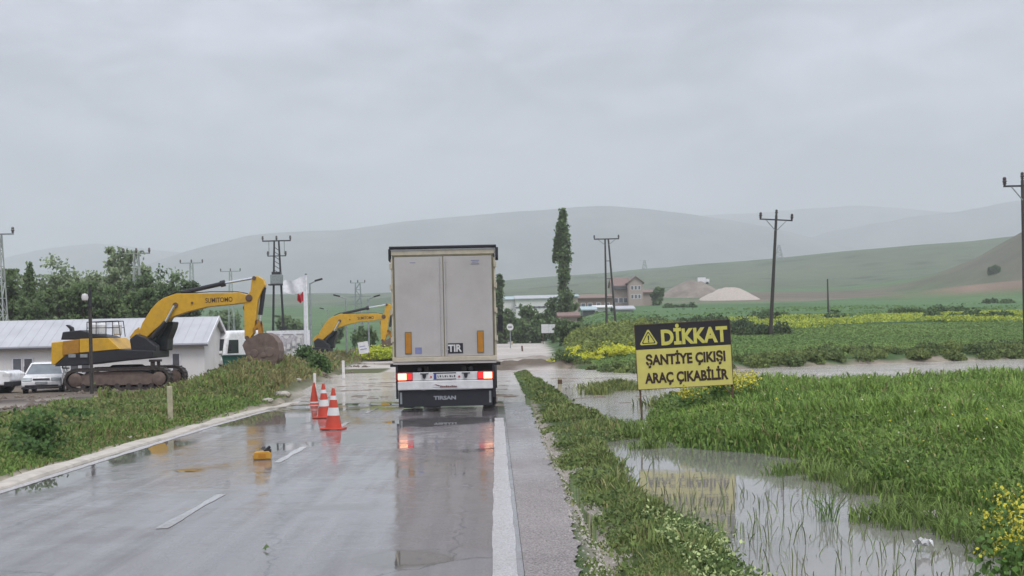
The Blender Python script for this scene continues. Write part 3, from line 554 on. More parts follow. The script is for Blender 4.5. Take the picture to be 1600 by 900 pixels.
for sx_ in (-1, 1):
    hs = bx('tail_lamp', *(sorted_ := [(min(sx_ * .78, sx_ * 1.17), -.085, .765), (max(sx_ * .78, sx_ * 1.17), -.052, .955)]), M['redlens'], bevel=.006)
    a_, b_ = sorted((sx_ * .93, sx_ * 1.13)); bx('lit_lens', (a_, -.096, .785), (b_, -.086, .935), M['lit'], hs)
    a_, b_ = sorted((sx_ * .80, sx_ * .922)); bx('red_lens', (a_, -.094, .785), (b_, -.086, .935), M['red'], hs)
    mb = MB(); x = sx_ * .50; mb.b2((x - .10, -.062, .915), (x + .10, -.052, .935)); mb.prism([(x - .05, .912), (x + .05, .912), (x + .035, .83), (x, .80), (x - .035, .83)], -.10, -.056); mb.build('tow_hook', M['navy'], T)
    mb = MB(); mb.tube((sx_ * .34, -.052, .845), (sx_ * .34, -.066, .845), .022, n=10); mb.build('small_lamp', M['redlens'], T)
mb = MB().b2((-.27, -.066, .795), (.25, -.052, .915)); np_ = mb.build('number_plate', M['plate'], T)
bx('plate_surround', (-.285, -.060, .918), (.265, -.051, .945), M['navy']); bx('plate_surround', (-.285, -.060, .78), (.265, -.051, .792), M['navy'])
bx('plate_flag', (-.27, -.069, .796), (-.21, -.0665, .914), M['blue'], np_)
mb = MB(); rr_ = random.Random(4); x = -.18
for k in range(8):
    w_ = .032; mb.b2((x, -.069, .83 + rr_.uniform(0, .01)), (x + w_ * .35, -.0665, .885)); mb.b2((x + w_ * .35, -.069, .83), (x + w_, -.0665, .845 + rr_.choice((0, .03)))); x += .052 if k not in (1, 4) else .066
mb.build('plate_lettering', M['navy'], np_)
o = MB().b2((-.30, -.096, .60), (.30, -.0855, .66)).build('bumper_emblem', M['white'], T)
mb = MB(); mb.prism([(-.30, .655), (-.22, .665), (-.12, .635), (-.15, .622), (-.24, .65)], -.101, -.0965)
for k in range(9): x = -.12 + k * .045; mb.b2((x, -.101, .592), (x + .034, -.0965, .632 - .006 * (k % 3)))
mb.build('emblem_lettering', pm('emblem_maroon', (.14, .035, .04), .5), o)
mf = bx('mud_flap', (-1.13, -.02, .13), (1.13, .012, .525), M['navy'])
text('TIRSAN', .12, pm('flap_print', (.30, .32, .34), .6), mf, 'flap_lettering', (-.02, -.024, .335), width=.54, bold=.006)
for sx_ in (-1, 1): a_, b_ = sorted((sx_ * 1.05, sx_ * 1.10)); bx('flap_edge_strip', (a_, -.026, .2), (b_, -.021, .48), M['steel'], mf)
for sx_ in (-1, 1):
    a_, b_ = sorted((sx_ * 1.14, sx_ * 1.19)); bx('flap_post', (a_, -.04, .33), (b_, .05, 1.15), M['navy'])
    mb = MB(); mb.box((sx_ * 1.27, .25, 1.13), (.14, .10, .07)); mb.build('side_marker', M['dark'], T)
    for yy in (1.9, 3.2, 4.5): wheel(T, 'wheel', (sx_ * 1.03, yy, .50), .50, .36, sx_)
    a_, b_ = sorted((sx_ * 1.15, sx_ * 1.19))
    for z in (.5, .8): bx('side_guard', (a_, 5.4, z), (b_, 9.8, z + .12), M['steel'])
for x in (-.85, .85): MB().tube((x, 10.0, .25), (x, 10.0, 1.1), .06).build('landing_leg', M['chassis'], T)
# tractor
CB = MB().prismx([(13.9, .75), (13.9, 3.2), (14.3, 3.55), (15.4, 3.6), (16.1, 2.9), (16.25, 1.9), (16.3, .45), (15.9, .4)], -1.22, 1.22).build('cab', M['carwhite'], T, bevel=.06)
for sx_ in (-1, 1):
    a_, b_ = sorted((sx_ * 1.21, sx_ * 1.225)); bx('cab_window', (a_, 14.9, 1.95), (b_, 15.85, 2.65), M['glass'], CB)
    mb = MB(); mb.box((sx_ * 1.42, 16.0, 2.3), (.18, .12, .6)); mb.tube((sx_ * 1.2, 16.0, 2.5), (sx_ * 1.42, 16.0, 2.5), .02); mb.build('mirror', M['dark'], CB)
    wheel(T, 'wheel', (sx_ * 1.0, 12.1, .50), .50, .5, sx_); wheel(T, 'wheel', (sx_ * 1.02, 15.5, .50), .50, .34, sx_)
bx('windscreen', (-1.05, 16.12, 1.9), (1.05, 16.28, 2.7), M['glass'], CB)
bx('tractor_frame', (-.5, 11.0, .65), (.5, 15.8, .85), M['chassis'])

# ------------------------------------------------------------------ warning sign
sp_ = gnd(1078, 671, WL); SD = sp_.y
cS = at(1072.8, 554.2, SD)
S = empty('roadworks_sign', (cS.x, SD, WL), 0, 'black and yellow rectangular roadworks warning sign on two rusty posts beside the ditch', 'sign', rot=(0, R(-2.2), R(-4)))
PX = F / SD; sw, sh = 147.0 / PX, 100.5 / PX; sz = cS.z - WL
hb = sh * .385
pn = MB().b2((-sw / 2, 0, sz - sh / 2), (sw / 2, .012, sz + sh / 2 - hb)).build('panel', M['signyellow'], S)
pb = MB().b2((-sw / 2, 0, sz + sh / 2 - hb + .001), (sw / 2, .012, sz + sh / 2)).build('header_panel', M['signblack'], S)
mb = MB(); e = .012
mb.b2((-sw / 2 - e, -.008, sz - sh / 2 - e), (sw / 2 + e, .02, sz - sh / 2 - .001)); mb.b2((-sw / 2 - e, -.008, sz + sh / 2 + .001), (sw / 2 + e, .02, sz + sh / 2 + e))
mb.b2((-sw / 2 - e, -.008, sz - sh / 2), (-sw / 2 - .001, .02, sz + sh / 2)); mb.b2((sw / 2 + .001, -.008, sz - sh / 2), (sw / 2 + e, .02, sz + sh / 2)); mb.build('frame', M['rust'], S)
zt = sz + sh / 2 - hb / 2 - .01
text('DİKKAT', .40, M['letter'], pb, 'lettering', (.225, -.004, zt + .035), width=sw * .70, bold=.017)
z0 = sz + sh / 2 - hb
text('ŞANTİYE ÇIKIŞI', .27, M['letterdark'], pn, 'lettering', (.03, -.004, z0 - .205), width=sw * .84, bold=.011)
text('ARAÇ ÇIKABİLİR', .27, M['letterdark'], pn, 'lettering', (.03, -.004, z0 - .555), width=sw * .88, bold=.011)
def tri_ring(cx, cz, r0, r1, y0, y1):
    m = MB(); A = [(math.cos(t), math.sin(t)) for t in (R(90), R(210), R(330))]
    def rp(r):
        pts = []
        for k in range(3):
            ax, az = A[k]; 
            for d in (-1, 1):
                o_ = A[(k + (1 if d == 1 else 2)) % 3]; pts.append((cx + r * (ax + (o_[0] - ax) * .09), cz + r * (az + (o_[1] - az) * .09)))
        return pts
    P0, P1 = rp(r0), rp(r1); n = 6
    if r0 < .001: return MB().prism(P1, y0, y1)
    vs = [(x, y0, z) for x, z in P0] + [(x, y0, z) for x, z in P1]; m.add(vs, [(i, (i + 1) % n, n + (i + 1) % n, n + i) for i in range(n)]); return m
tx, tz = -sw / 2 + .255, zt - .035
tp = tri_ring(tx, tz, 0, .215, -.003, -.001).build('warning_triangle', M['letter'], pb)
tri_ring(tx, tz, .135, .165, -.0055, -.0055).build('triangle_line', M['signblack'], tp)
mb = MB(); mb.prism([(tx - .014, tz + .075), (tx + .014, tz + .075), (tx + .009, tz - .02), (tx - .009, tz - .02)], -.007, -.0035); mb.box((tx, -.005, tz - .045), (.022, .003, .022)); mb.build('exclamation_mark', M['signblack'], tp)
for x, f in ((-sw / 2 + .035, .45), (sw / 2 - .02, .40)):
    mb = MB(); mb.b2((x - .018, .022, -f), (x + .018, .055, sz + sh / 2 - .02)); mb.build('post', M['rust'], S)
mb = MB(); mb.tube((sw / 2 - .04, .04, .42), (sw / 2 - .25, .4, .0), .014); mb.tube((sw / 2 - .2, .03, sz - sh / 2 - .005), (sw / 2 - .02, .04, sz - sh / 2 - .22), .012); mb.build('stay', M['rust'], S)
LITS = []
for nm, px, py, mat, lab, sc_ in (('wrapper', 1452, 812, M['litter'], 'crumpled pinkish white wrapper caught in the grass at the pond edge', .09), ('plastic_cup', 1443, 857, M['white'], 'small white plastic scrap lying at the dark edge of the pond water', .065)):
    p = gnd(px, py, WL + .03); mb = MB(); rr_ = random.Random(int(px)); n = 7
    vs = [(p.x + (i / (n - 1) - .5) * 2 * sc_ + rr_.uniform(-.02, .02), p.y + (j / (n - 1) - .5) * 1.2 * sc_, p.z + .05 + rr_.uniform(-.035, .05)) for j in range(n) for i in range(n)]
    mb.add(vs, [(j * n + i, j * n + i + 1, j * n + n + i + 1, j * n + n + i) for j in range(n - 1) for i in range(n - 1)]); tag(mb.build(nm, mat), lab, 'litter')

# ------------------------------------------------------------------ cones and small things on the road
def cone(px, py, h, banded, label, tilt=0):
    p = gnd(px, py, 0); z = float(road_z(p.y)); p = gnd(px, py, z)
    c = empty('traffic_cone', (p.x, p.y, float(road_z(p.y)) + .004), 0, label, 'traffic cone', 'traffic cones standing in the wet left lane', rot=(0, R(tilt), R(random.uniform(-20, 20))))
    r0, r1 = h * .21, .028
    def rr(t): return r0 + (r1 - r0) * t
    b_ = h * .27; mb = MB(); mb.b2((-b_, -b_, 0), (b_, b_, .035)); mb.build('base', M['cone'], c, bevel=.01)
    cuts = [(0.04, .34, 'cone'), (.34, .53, 'conewhite'), (.53, .72, 'cone'), (.72, .82, 'conewhite'), (.82, 1, 'cone')] if banded else [(.04, .10, 'cone'), (.10, .16, 'conewhite'), (.16, 1, 'cone')]
    for a_, b2_, mt in cuts:
        e_ = .003 if mt == 'conewhite' else 0
        MB().lathe([(rr(a_) + e_, a_ * h), (rr(b2_) + e_, b2_ * h)], n=20).build('reflective_band' if mt == 'conewhite' else 'cone_body', M[mt], c, smooth=True)
    return c
cone(521, 671, .80, True, 'nearest and tallest orange and white banded traffic cone on the wet road', 1)
cone(507, 653, .78, True, 'middle banded traffic cone standing between the other two', -1)
cone(491, 631, .66, False, 'farthest traffic cone, plain orange red without broad white bands')
p = gnd(410, 718, 0); BB = empty('warning_lamp', (p.x, p.y, 0.006), R(4), 'broken yellow warning lamp lying on the wet road with a dark stub on top', 'warning lamp')
MB().prism([(-.13, 0), (.13, .0), (.135, .09), (.10, .125), (-.10, .11), (-.135, .06)], -.06, .06).build('lamp_body', M['lampyellow'], BB, bevel=.015)
MB().b2((.03, -.05, .1), (.13, .05, .145)).tube((.06, 0, .13), (.115, 0, .185), .03, .02).build('lamp_stub', M['dark'], BB)
MB().b2((-.05, -.064, .03), (.06, -.0605, .08)).build('lens', M['orange'], BB)
p = gnd(415, 860, 0); mb = MB(); mb.add([(p.x + a_, p.y + b_, .008 + c_) for a_, b_, c_ in ((-.03, 0, 0), (0, -.02, .01), (.035, 0, .02), (0, .03, .04))], [(0, 1, 2, 3)]); mb.add([(p.x - .005, p.y - .03, .006), (p.x + .01, p.y - .03, .006), (p.x + .005, p.y, .02), (p.x - .003, p.y, .02)], [(0, 1, 2, 3)])
tag(mb.build('fallen_leaf', M['leafgreen']), 'small green leaf lying on the wet asphalt in the foreground', 'leaf')
def post(name, px, pyb, h, w, mat, label, cat='post', z=None, cap=None, tilt=0, grp=None):
    p = gnd(px, pyb, 0 if z is None else z); zz = zgf(p.x, p.y) if z is None else z
    o = empty(name, (p.x, p.y, zz - .05), 0, label, cat, grp, rot=(0, R(tilt), 0))
    MB().b2((-w / 2, -w / 3, 0), (w / 2, w / 3, h)).build('stake', mat, o, bevel=w * .12)
    if cap: MB().b2((-w / 2 - .004, -w / 3 - .004, h * .74), (w / 2 + .004, w / 3 + .004, h * .9)).build('reflector', M[cap], o)
    return o
post('marker_post', 267, 662, .88, .11, M['timber'], 'pale wooden marker post in the grass on the left verge', 'post', tilt=-1)
post('marker_post', 537, 589, .85, .13, M['conewhite'], 'slim white roadside marker post by the muddy left shoulder', 'post', z=-.05, tilt=-1)
post('marker_post', 492, 606, .62, .10, M['conewhite'], 'short white marker post just behind the farthest cone', 'post', z=-.1)
post('marker_post', 875, 627, .80, .13, M['timber'], 'pale marker post with a dark brown reflector standing in the flood water', 'post', z=-.3, cap='rust', tilt=1)
post('marker_post', 817, 556, 1.0, .16, M['rust'], 'dark thin stake standing in the washed out road behind the lorry', 'post', z=-.05, tilt=-4)
post('marker_post', 799, 544, .9, .22, M['timber'], 'dirty leaning stake farther up the pale closed road', 'post', z=.35, tilt=8)
post('marker_post', 819, 533, 2.2, .32, M['timber'], 'left of the two pale yellowish posts at the end of the closed road', 'post', z=1.1)
post('marker_post', 834, 532, 2.0, .34, M['timber'], 'right of the two pale yellowish posts at the end of the closed road', 'post', z=1.1)

# pale rocks along the left shoulder
for i, (px, py, r, lab) in enumerate([(440, 618, .26, 'larger pale rock at the edge of the left verge'), (419, 626, .16, 'flat pale stone at the verge beside the larger rock'), (466, 601, .14, 'small pale stone lying in the weeds by the cones'), (408, 622, .11, 'white pebble in green grass on the left verge'), (203, 682, .07, 'tiny white stone low in the grass above the road edge')]):
    p = gnd(px, py, 0); z = zgf(p.x, p.y); 
    import bmesh
    bm = bmesh.new(); bmesh.ops.create_icosphere(bm, subdivisions=3, radius=1)
    for v in bm.verts:
        n_ = 1 + .22 * float(noise(v.co.x * 2, v.co.y * 2 + v.co.z * 3, 1.5, i)); v.co = Vector((v.co.x * r * 1.0 * n_, v.co.y * r *.7* n_, v.co.z * r * .5 * n_))
    me = bpy.data.meshes.new('rock'); bm.to_mesh(me); bm.free(); me.materials.append(M['rock']); o = bpy.data.objects.new('rock', me); COL.objects.link(o)
    o.location = (p.x, p.y, max(z, WL) + r * .25); tag(o, lab, 'rock', 'pale rocks beside the road' if i < 3 else None)

# ------------------------------------------------------------------ excavator
ED = 55.0; EXc = at(200, 607, ED); ez = EXc.z
def build_excavator(loc, rz, label):
    X = empty('excavator', loc, rz, label, 'excavator', 'yellow tracked excavators on the building site')
    def q(px, py):
        w = at(px, py, ED); return (w.x - EXc.x, w.z - ez)
    def qp(l): return [q(*a_) for a_ in l]
    # tracks
    for sy in (-1, 1):
        y0 = sy * 1.3; xa, xb = -2.30, 2.30; r = .46
        pts = []
        for k in range(9): t_ = R(90 + 180 * k / 8); pts.append((xa + r + r * math.cos(t_) , r + r * math.sin(t_)))
        for k in range(9): t_ = R(270 + 180 * k / 8); pts.append((xb - r + r * math.cos(t_), r + .03 + r * math.sin(t_)))
        inner = [(x * .975, .46 + (z - .46) * .80) for x, z in pts]
        n = len(pts); m = MB(); vs = []
        for yy in (y0 - .3, y0 + .3): vs += [(x, yy, z) for x, z in pts] + [(x, yy, z) for x, z in inner]
        fs = []
        for i in range(n):
            j = (i + 1) % n; fs += [(i, j, n + j, n + i), (2 * n + i, 3 * n + i, 3 * n + j, 2 * n + j), (i, 2 * n + i, 2 * n + j, j), (n + i, n + j, 3 * n + j, 3 * n + i)]
        m.add(vs, fs); tr = m.build('track', M['track'], X)
        # track shoes
        L_ = []; 
        for i in range(n):
            a_, b_ = Vector(pts[i]), Vector(pts[(i + 1) % n]); d = (b_ - a_).length; k = max(1, round(d / .19))
            for j in range(k): L_.append((a_.lerp(b_, (j + .5) / k), (b_ - a_).normalized()))
        sm = MB().b2((-.085, -.31, 0), (.085, .31, .03)).b2((-.085, -.31, .03), (-.065, .31, .06)).build('track_shoe', M['track'], tr)
        for i, (pp, dd) in enumerate(L_):
            s_ = sm if i == 0 else sm.copy()
            if i: COL.objects.link(s_); s_.parent = tr
            ang = math.atan2(dd.y, dd.x); s_.location = (pp.x, y0, pp.y); s_.rotation_euler = (0, -ang + math.pi, 0)
            s_.location.x += math.sin(ang) * .001
        m = MB(); m.b2((-1.75, y0 - .24, .22), (1.75, y0 + .24, .66)); m.prism([(-1.6, .66), (1.6, .66), (1.1, .80), (-1.1, .80)], y0 - .2, y0 + .2); m.build('track_frame', M['mud'], tr)
        for x, rr_ in ((xa + r, .30), (xb - r, .30)):
            MB().lathe([(.1, y0 - .33), (rr_ * .5, y0 - .33), (rr_, y0 - .27), (rr_, y0 + .27), (rr_ * .5, y0 + .33), (.1, y0 + .33)], (x, 0, .47), 16, 'Y').build('sprocket', M['mud'], tr, smooth=True)
        for k in range(7): MB().lathe([(.12, y0 - .27), (.12, y0 + .27)], (-1.5 + k * .5, 0, .17), 10, 'Y').build('track_roller', M['track'], tr, smooth=True)
    m = MB(); m.b2((-.9, -1.1, .50), (.9, 1.1, .80)); m.lathe([(.78, .80), (.78, 1.0), (.65, 1.08)], n=20); m.build('swing_ring', M['dark'], X)
    # superstructure
    sk = MB().prism(qp([(101.6, 571.5), (120, 554), (145, 550.5), (202, 545.5), (252, 547.8), (252, 558), (232, 560), (182, 565), (140, 570)]), -1.35, 1.35).build('lower_frame', M['dark'], X, bevel=.03)
    cw = MB(); cw.prism(qp([(96.5, 535), (114.4, 533.2), (114.4, 554.5), (119, 554), (101.4, 569.5), (96.5, 568)]), -1.30, 1.30); cw.build('counterweight', M['yellow'], X, bevel=.06, seg=3)
    MB().prism(qp([(115, 533), (139.6, 530), (139.6, 551), (121, 553.5), (115, 554.5)]), -1.372, 1.372).build('side_door', M['yellow2'], X, bevel=.02)
    MB().prism(qp([(140.4, 529.5), (184, 528), (202, 545), (145, 550.3), (140.4, 550.5)]), -1.38, 1.38).build('side_cover', M['yellow'], X, bevel=.02)
    MB().prism(qp([(109, 531), (111.7, 519), (139, 516), (155, 521), (176.7, 524.5), (184, 528), (140, 530)]), -1.15, .6).build('engine_hood', M['dark'], X, bevel=.04)
    MB().prism(qp([(107, 508.5), (110, 507.5), (117, 511.5), (118.5, 519), (113.5, 519.5), (113, 514)]), -.4, -.1).build('exhaust', M['dark'], X, bevel=.02)
    m = MB()
    def P3(px, py, y): a_, b_ = q(px, py); return (a_, y, b_)
    for y in (-1.3, -.6): m.path([P3(151, 522, y), P3(151, 504, y), P3(199, 502, y), P3(202, 526, y)], .022); m.tube(P3(151, 513, y), P3(200, 512, y), .015)
    for px in (165, 180, 190): m.tube(P3(px, 525, -1.3), P3(px, 503, -1.3), .018)
    m.build('handrail', M['dark'], X); m = MB(); m.path([P3(115, 568, -1.3), P3(113, 574, -1.3), P3(124, 574, -1.3)], .03); m.build('step', M['dark'], X)
    for i, px in enumerate((156, 168, 190)):
        a_, b_ = q(px, 519); MB().lathe([(.16, -.25), (.2, -.2), (.2, .2), (.12, .3)], (a_, -.9 + .15 * i, b_ + .12), 10).build('fluid_can', M['glassreflect'] if 0 else M['white'], X, smooth=True)
    for px in (128, 146):
        a_, b_ = q(px, 546.5); MB().box((a_ + .03, -1.386, b_ - .25), (.32, .012, .15)).build('side_sticker', M['steel'], X)
    # cab on the far side
    cb = MB().prism(qp([(222, 548), (223, 520), (240, 506), (250, 501.5), (268, 502.5), (266, 512), (259, 530), (258, 548)]), .30, 1.32).build('cab', M['dark'], X, bevel=.05)
    MB().prism(qp([(233, 545), (229, 524), (247, 506), (263, 506), (256, 530), (254, 540)]), .285, .296).build('cab_window', M['glass'], cb)
    MB().prism(qp([(231, 533), (231, 525), (241, 517.5), (245, 519), (242, 529), (236, 537)]), .270, .282).build('cab_window', M['glassreflect'], cb)  # greenish reflection in the cab glass, painted as a coloured patch
    m = MB(); m.prism(qp([(215, 548), (212, 530), (222, 522), (238, 528), (252, 540), (252, 549)]), -.95, -.25); m.build('boom_mount', M['dark'], X, bevel=.04)
    m = MB(); m.b2((1.35, -1.1, .55), (1.5, -.9, 1.25)); m.b2((1.62, -1.05, .62), (1.74, -.92, 1.22)); m.b2((1.3, -1.15, 1.2), (1.8, -.85, 1.3)); m.build('step', M['track'], X)
    # boom
    by0, by1 = -.30, .22
    bm_ = MB().prism(qp([(216, 530), (225, 505), (238.7, 483.5), (249, 472), (259, 465.5), (278, 459), (317, 458.5), (366, 457.5), (376, 457), (391, 462), (392.5, 470), (385, 473.5), (366, 476), (326.7, 479.8), (297, 487), (273, 495), (260.7, 503), (243.6, 516), (229, 530), (221, 533)]), by0, by1).build('boom', M['yellow'], X, bevel=.025)
    MB().prism(qp([(206, 527), (214, 516), (221, 511), (222, 520), (216, 529), (209, 531)]), by0 - .05, by0 - .01).build('boom_bracket', M['yellow'], bm_)
    a_ = q(344.5, 469); dx, dz = q(366, 467); text('SUMITOMO', .30, M['letterdark'], bm_, 'boom_lettering', (a_[0], by0 - .004, a_[1]), rot=(R(90), R(-1.6), 0), width=1.22, bold=.004)
    for px, py, r_ in ((277, 477, .12), (303, 473.5, .05), (391, 466, .12), (219, 528, .13)):
        a_, b_ = q(px, py); MB().lathe([(r_, by0 - .05), (r_, by1 + .05)], (a_, 0, b_), 12, 'Y').build('pin', M['rust'], bm_, smooth=True)
    m = MB(); m.path([P3(262, 463, -.2), P3(278, 456, -.2), P3(300, 456.5, -.2)], .03); m.path([P3(284, 459, -.1), P3(330, 456, -.1), P3(372, 456, -.1), P3(388, 459, -.1)], .02); m.path([P3(384, 474, -.1), P3(381, 481, -.1), P3(384, 489, -.1), P3(389, 492, -.1)], .022); m.build('hose', M['black'], bm_)
    for y in (-.42, .36):
        cyl = MB(); cyl.tube(P3(242, 528, y), P3(263, 503, y), .105, n=12); o = cyl.build('boom_cylinder', M['dark'], X, smooth=True)
        MB().tube(P3(262.5, 503.6, y), P3(276.5, 478, y), .06, n=10).build('cylinder_rod', M['chrome'], o, smooth=True)
    o = MB().tube(P3(284, 457.5, -.04), P3(349, 443, -.04), .10, n=12).tube(P3(345, 444, -.04), P3(352, 442.3, -.04), .15, n=12).build('arm_cylinder', M['navy'], X, smooth=True)
    MB().tube(P3(351, 442.6, -.04), P3(397, 434.5, -.04), .055, n=10).build('cylinder_rod', M['chrome'], o, smooth=True)
    ar = MB().prism(qp([(395, 437), (398, 433), (404, 431.5), (413, 437), (416, 446), (411.5, 453), (404, 471), (401.5, 498), (398.5, 520), (389, 534), (384, 528), (383, 473), (388, 462), (393, 455)]), -.27, .19).build('arm', M['yellow'], X, bevel=.025)
    for px, py, r_ in ((399, 435, .09), (391, 466, .16), (404, 503, .10), (388, 528, .10)):
        a_, b_ = q(px, py); MB().lathe([(r_, -.31), (r_, .23)], (a_, 0, b_), 12, 'Y').build('pin', M['rust'], ar, smooth=True)
    o = MB().tube(P3(413, 449, -.04), P3(407, 492, -.04), .10, n=12).build('bucket_cylinder', M['navy'], X, smooth=True)
    MB().tube(P3(407, 491, -.04), P3(405.5, 503, -.04), .055, n=10).build('cylinder_rod', M['chrome'], o, smooth=True)
    for y in (-.34, .2): 
        m = MB(); m.prism(qp([(404, 500), (408, 502), (409, 508), (400, 516), (397, 514), (404, 506)]), y, y + .06); m.prism(qp([(404, 503), (408, 503), (411, 522), (406, 524)]), y, y + .06); m.build('link', M['yellow2'], X)
    # bucket: side plates, curved shell, teeth
    out_ = qp([(384, 540), (388, 532), (399, 526), (410, 520.5), (421, 520), (431, 525), (438, 535), (440.5, 548), (439, 560), (433, 570), (424, 575)])
    out3 = [q(386, 540), q(405, 574)]
    side = out_ + [q(410, 575.5), q(396, 572)]
    bk = MB().prism(side, -.72, -.66).build('bucket', M['mud'], X, bevel=.01); MB().prism(side, .58, .64).build('side_plate', M['mud'], bk, bevel=.01)
    inn = [(x * .985 + .06, z * .97 + .05) for x, z in out_]
    m = MB(); n = len(out_); vs = []
    for yy in (-.66, .58): vs += [(x, yy, z) for x, z in out_] + [(x, yy, z) for x, z in inn]
    fs = []
    for i in range(n - 1): fs += [(i, i + 1, 2 * n + i + 1, 2 * n + i), (n + i, 3 * n + i, 3 * n + i + 1, n + i + 1)]
    m.add(vs, fs); m.build('bucket_shell', M['mud'], bk)
    for k in range(5):
        y = -.64 + k * .28; a_, b_ = q(410, 574); m = MB(); m.prism([(a_ - .25, b_ - .02), (a_ + .1, b_ - .02), (a_ - .2, b_ - .28)], y, y + .1); m.build('bucket_tooth', M['steel'], bk)
    m = MB(); rr_ = random.Random(3)
    for k in range(5):
        a_, b_ = q(rr_.uniform(393, 432), rr_.uniform(535, 566)); r_ = rr_.uniform(.12, .3); m.lathe([(r_ * .1, -.05), (r_ * .9, -.03), (r_, .0), (r_ * .6, .03)], (a_, -.72, b_), 9, 'Y')
    m.build('caked_mud', M['mud'], bk, smooth=True)
    return X
E1 = build_excavator((EXc.x, ED, ez), 0, 'nearer yellow and black tracked excavator with raised boom in front of the white sheds')
E2 = copy_tree(E1); d2 = 92.0
q1 = at(216, 530, ED) - Vector((EXc.x, ED, ez)); tgt = at(492, 524, d2)
E2.location = (tgt.x - q1.x + .15, d2, tgt.z - q1.z - .45)
E2['label'] = 'farther yellow excavator half hidden behind the weedy bank and the lorry'
ex2z = E2.location.z
#==PART3==
# ------------------------------------------------------------------ sheds and yard
def xz(px, py, d): p = at(px, py, d); return p.x, p.z
bf = 68.0; xr = at(319, 540, bf).x; xl = at(-60, 540, bf).x; zb = -.45; ze = 1.78; zr_ = 3.22; dep = 5.2
BD = empty('site_shed', (xr, bf, zb), 0, 'long low white prefabricated shed with pale metal roof behind the excavator', 'shed')
wl_ = xl - xr; he = ze - zb; hr = zr_ - zb
o = MB().prismx([(0, 0), (dep, 0), (dep, he), (dep / 2, hr - .08), (0, he)], wl_, 0).build('wall', M['wall'], BD)
mb = MB()
for k in range(1, 12): mb.b2((wl_ + k * 1.2 - .015, -.012, 0), (wl_ + k * 1.2 + .015, -.002, he - .05))
mb.build('panel_joint', M['trim'], o)
for nm, p_ in (('front', [(-.35, he - .10), (-.35, he - .02), (dep / 2, hr + .06), (dep / 2, hr - .03)]), ('back', [(dep + .35, he - .10), (dep / 2 + .003, hr - .03), (dep / 2 + .003, hr + .06), (dep + .35, he - .02)])):
    rf = MB().prismx(p_, wl_ - .3, .25).build('roof', M['roof'], BD)
    if nm == 'front':
        mb = MB(); n = 26
        for k in range(n):
            x = wl_ - .2 + (k + .5) * (-wl_ + .4) / n; mb.prismx([(-.35, he - .018), (-.35, he - .002), (dep / 2, hr + .078), (dep / 2, hr + .062)], x - .015, x + .015)
        mb.build('roof_rib', M['roof'], rf)
MB().prismx([(-.36, he - .20), (-.36, he + .02), (dep / 2, hr + .10), (dep + .36, he + .02), (dep + .36, he - .20), (dep / 2, hr - .14)], .252, .30).build('barge_board', M['trim'], BD)
MB().b2((wl_ - .3, -.42, he - .20), (.30, -.352, he - .10)).build('gutter', M['doorgrey'], BD)
def opening(pxl, pxr, pyt, pyb, mat, name, par=BD, sill=True):
    x0, z1 = xz(pxl, pyt, bf); x1, z0 = xz(pxr, pyb, bf)
    w_ = MB().b2((x0 - xr, -.05, z0 - zb), (x1 - xr, -.014, z1 - zb)).build(name, mat, par)
    mb = MB(); t_ = .06
    mb.b2((x0 - xr - t_, -.07, z0 - zb - t_), (x1 - xr + t_, -.02, z0 - zb - .002)); mb.b2((x0 - xr - t_, -.07, z1 - zb + .002), (x1 - xr + t_, -.02, z1 - zb + t_))
    mb.b2((x0 - xr - t_, -.07, z0 - zb), (x0 - xr - .002, -.02, z1 - zb)); mb.b2((x1 - xr + .002, -.07, z0 - zb), (x1 - xr + t_, -.02, z1 - zb)); mb.build('frame', M['trim'], w_)
opening(21, 34, 561, 585, M['window'], 'window'); opening(38.5, 51, 561, 585, M['doorgrey'], 'window')
opening(111, 123, 571, 583, M['doorgrey'], 'window'); opening(128, 140, 570, 582, M['doorgrey'], 'window'); opening(270, 281, 553, 582, M['doorgrey'], 'door')
MB().tube((xz(40.5, 600, bf)[0] - xr, -.10, 0), (xz(40.5, 600, bf)[0] - xr, -.10, 1.1), .05).build('downpipe', M['doorgrey'], BD)
p = at(327, 590, 66.5); MB().tube((p.x - xr + .35, .9, 0), (p.x - xr + .35, .9, 1.5), .03).build('conduit', M['doorgrey'], BD)

# white truck, skip, white wall, banners
def simple_truck(px, pyb, d, label):
    p = at(px, pyb, d); t_ = empty('parked_truck', (p.x, d, zgf(p.x, d)), R(-22), label, 'truck')
    s = 1
    b_ = MB().prismx([(-2.2, .6), (-2.25, 1.4), (-2.0, 2.3), (-1.6, 2.75), (1.8, 2.8), (2.6, 2.5), (2.6, .6)], -1.0, 1.0).build('body', M['carwhite'], t_, bevel=.18, seg=3)
    MB().prismx([(-2.262, 1.35), (-2.02, 2.25), (-1.95, 2.25), (-2.15, 1.35)], -.85, .85).build('windscreen', M['glass'], b_)
    for sx_ in (-1, 1):
        a_, b2_ = sorted((sx_ * 1.0, sx_ * 1.015)); MB().prismx([(-1.95, 1.4), (-1.75, 2.2), (-.8, 2.2), (-.8, 1.4)], a_, b2_).build('side_window', M['glass'], b_)
        for yy in (-1.4, 1.5): wheel(t_, 'wheel', (sx_ * .86, yy, .42), .42, .26, sx_)
        MB().b2((min(sx_ * .6, sx_ * .9), -2.27, .8), (max(sx_ * .6, sx_ * .9), -2.22, 1.0)).build('headlight', M['plate'], b_)
        MB().box((sx_ * 1.2, -1.9, 1.75), (.16, .08, .4)).build('mirror', M['dark'], b_)
    MB().b2((-.98, -2.3, .38), (.98, -2.15, .7)).build('bumper', M['dark'], t_)
    return t_
simple_truck(363, 572, 74, 'white van with dark windscreen parked beyond the gable end of the shed')
p = at(377, 582, 66); SK = empty('waste_skip', (p.x, 66, zgf(p.x, 66) - .1), R(6), 'dark green metal skip standing between the shed gable and the excavator bucket', 'skip')
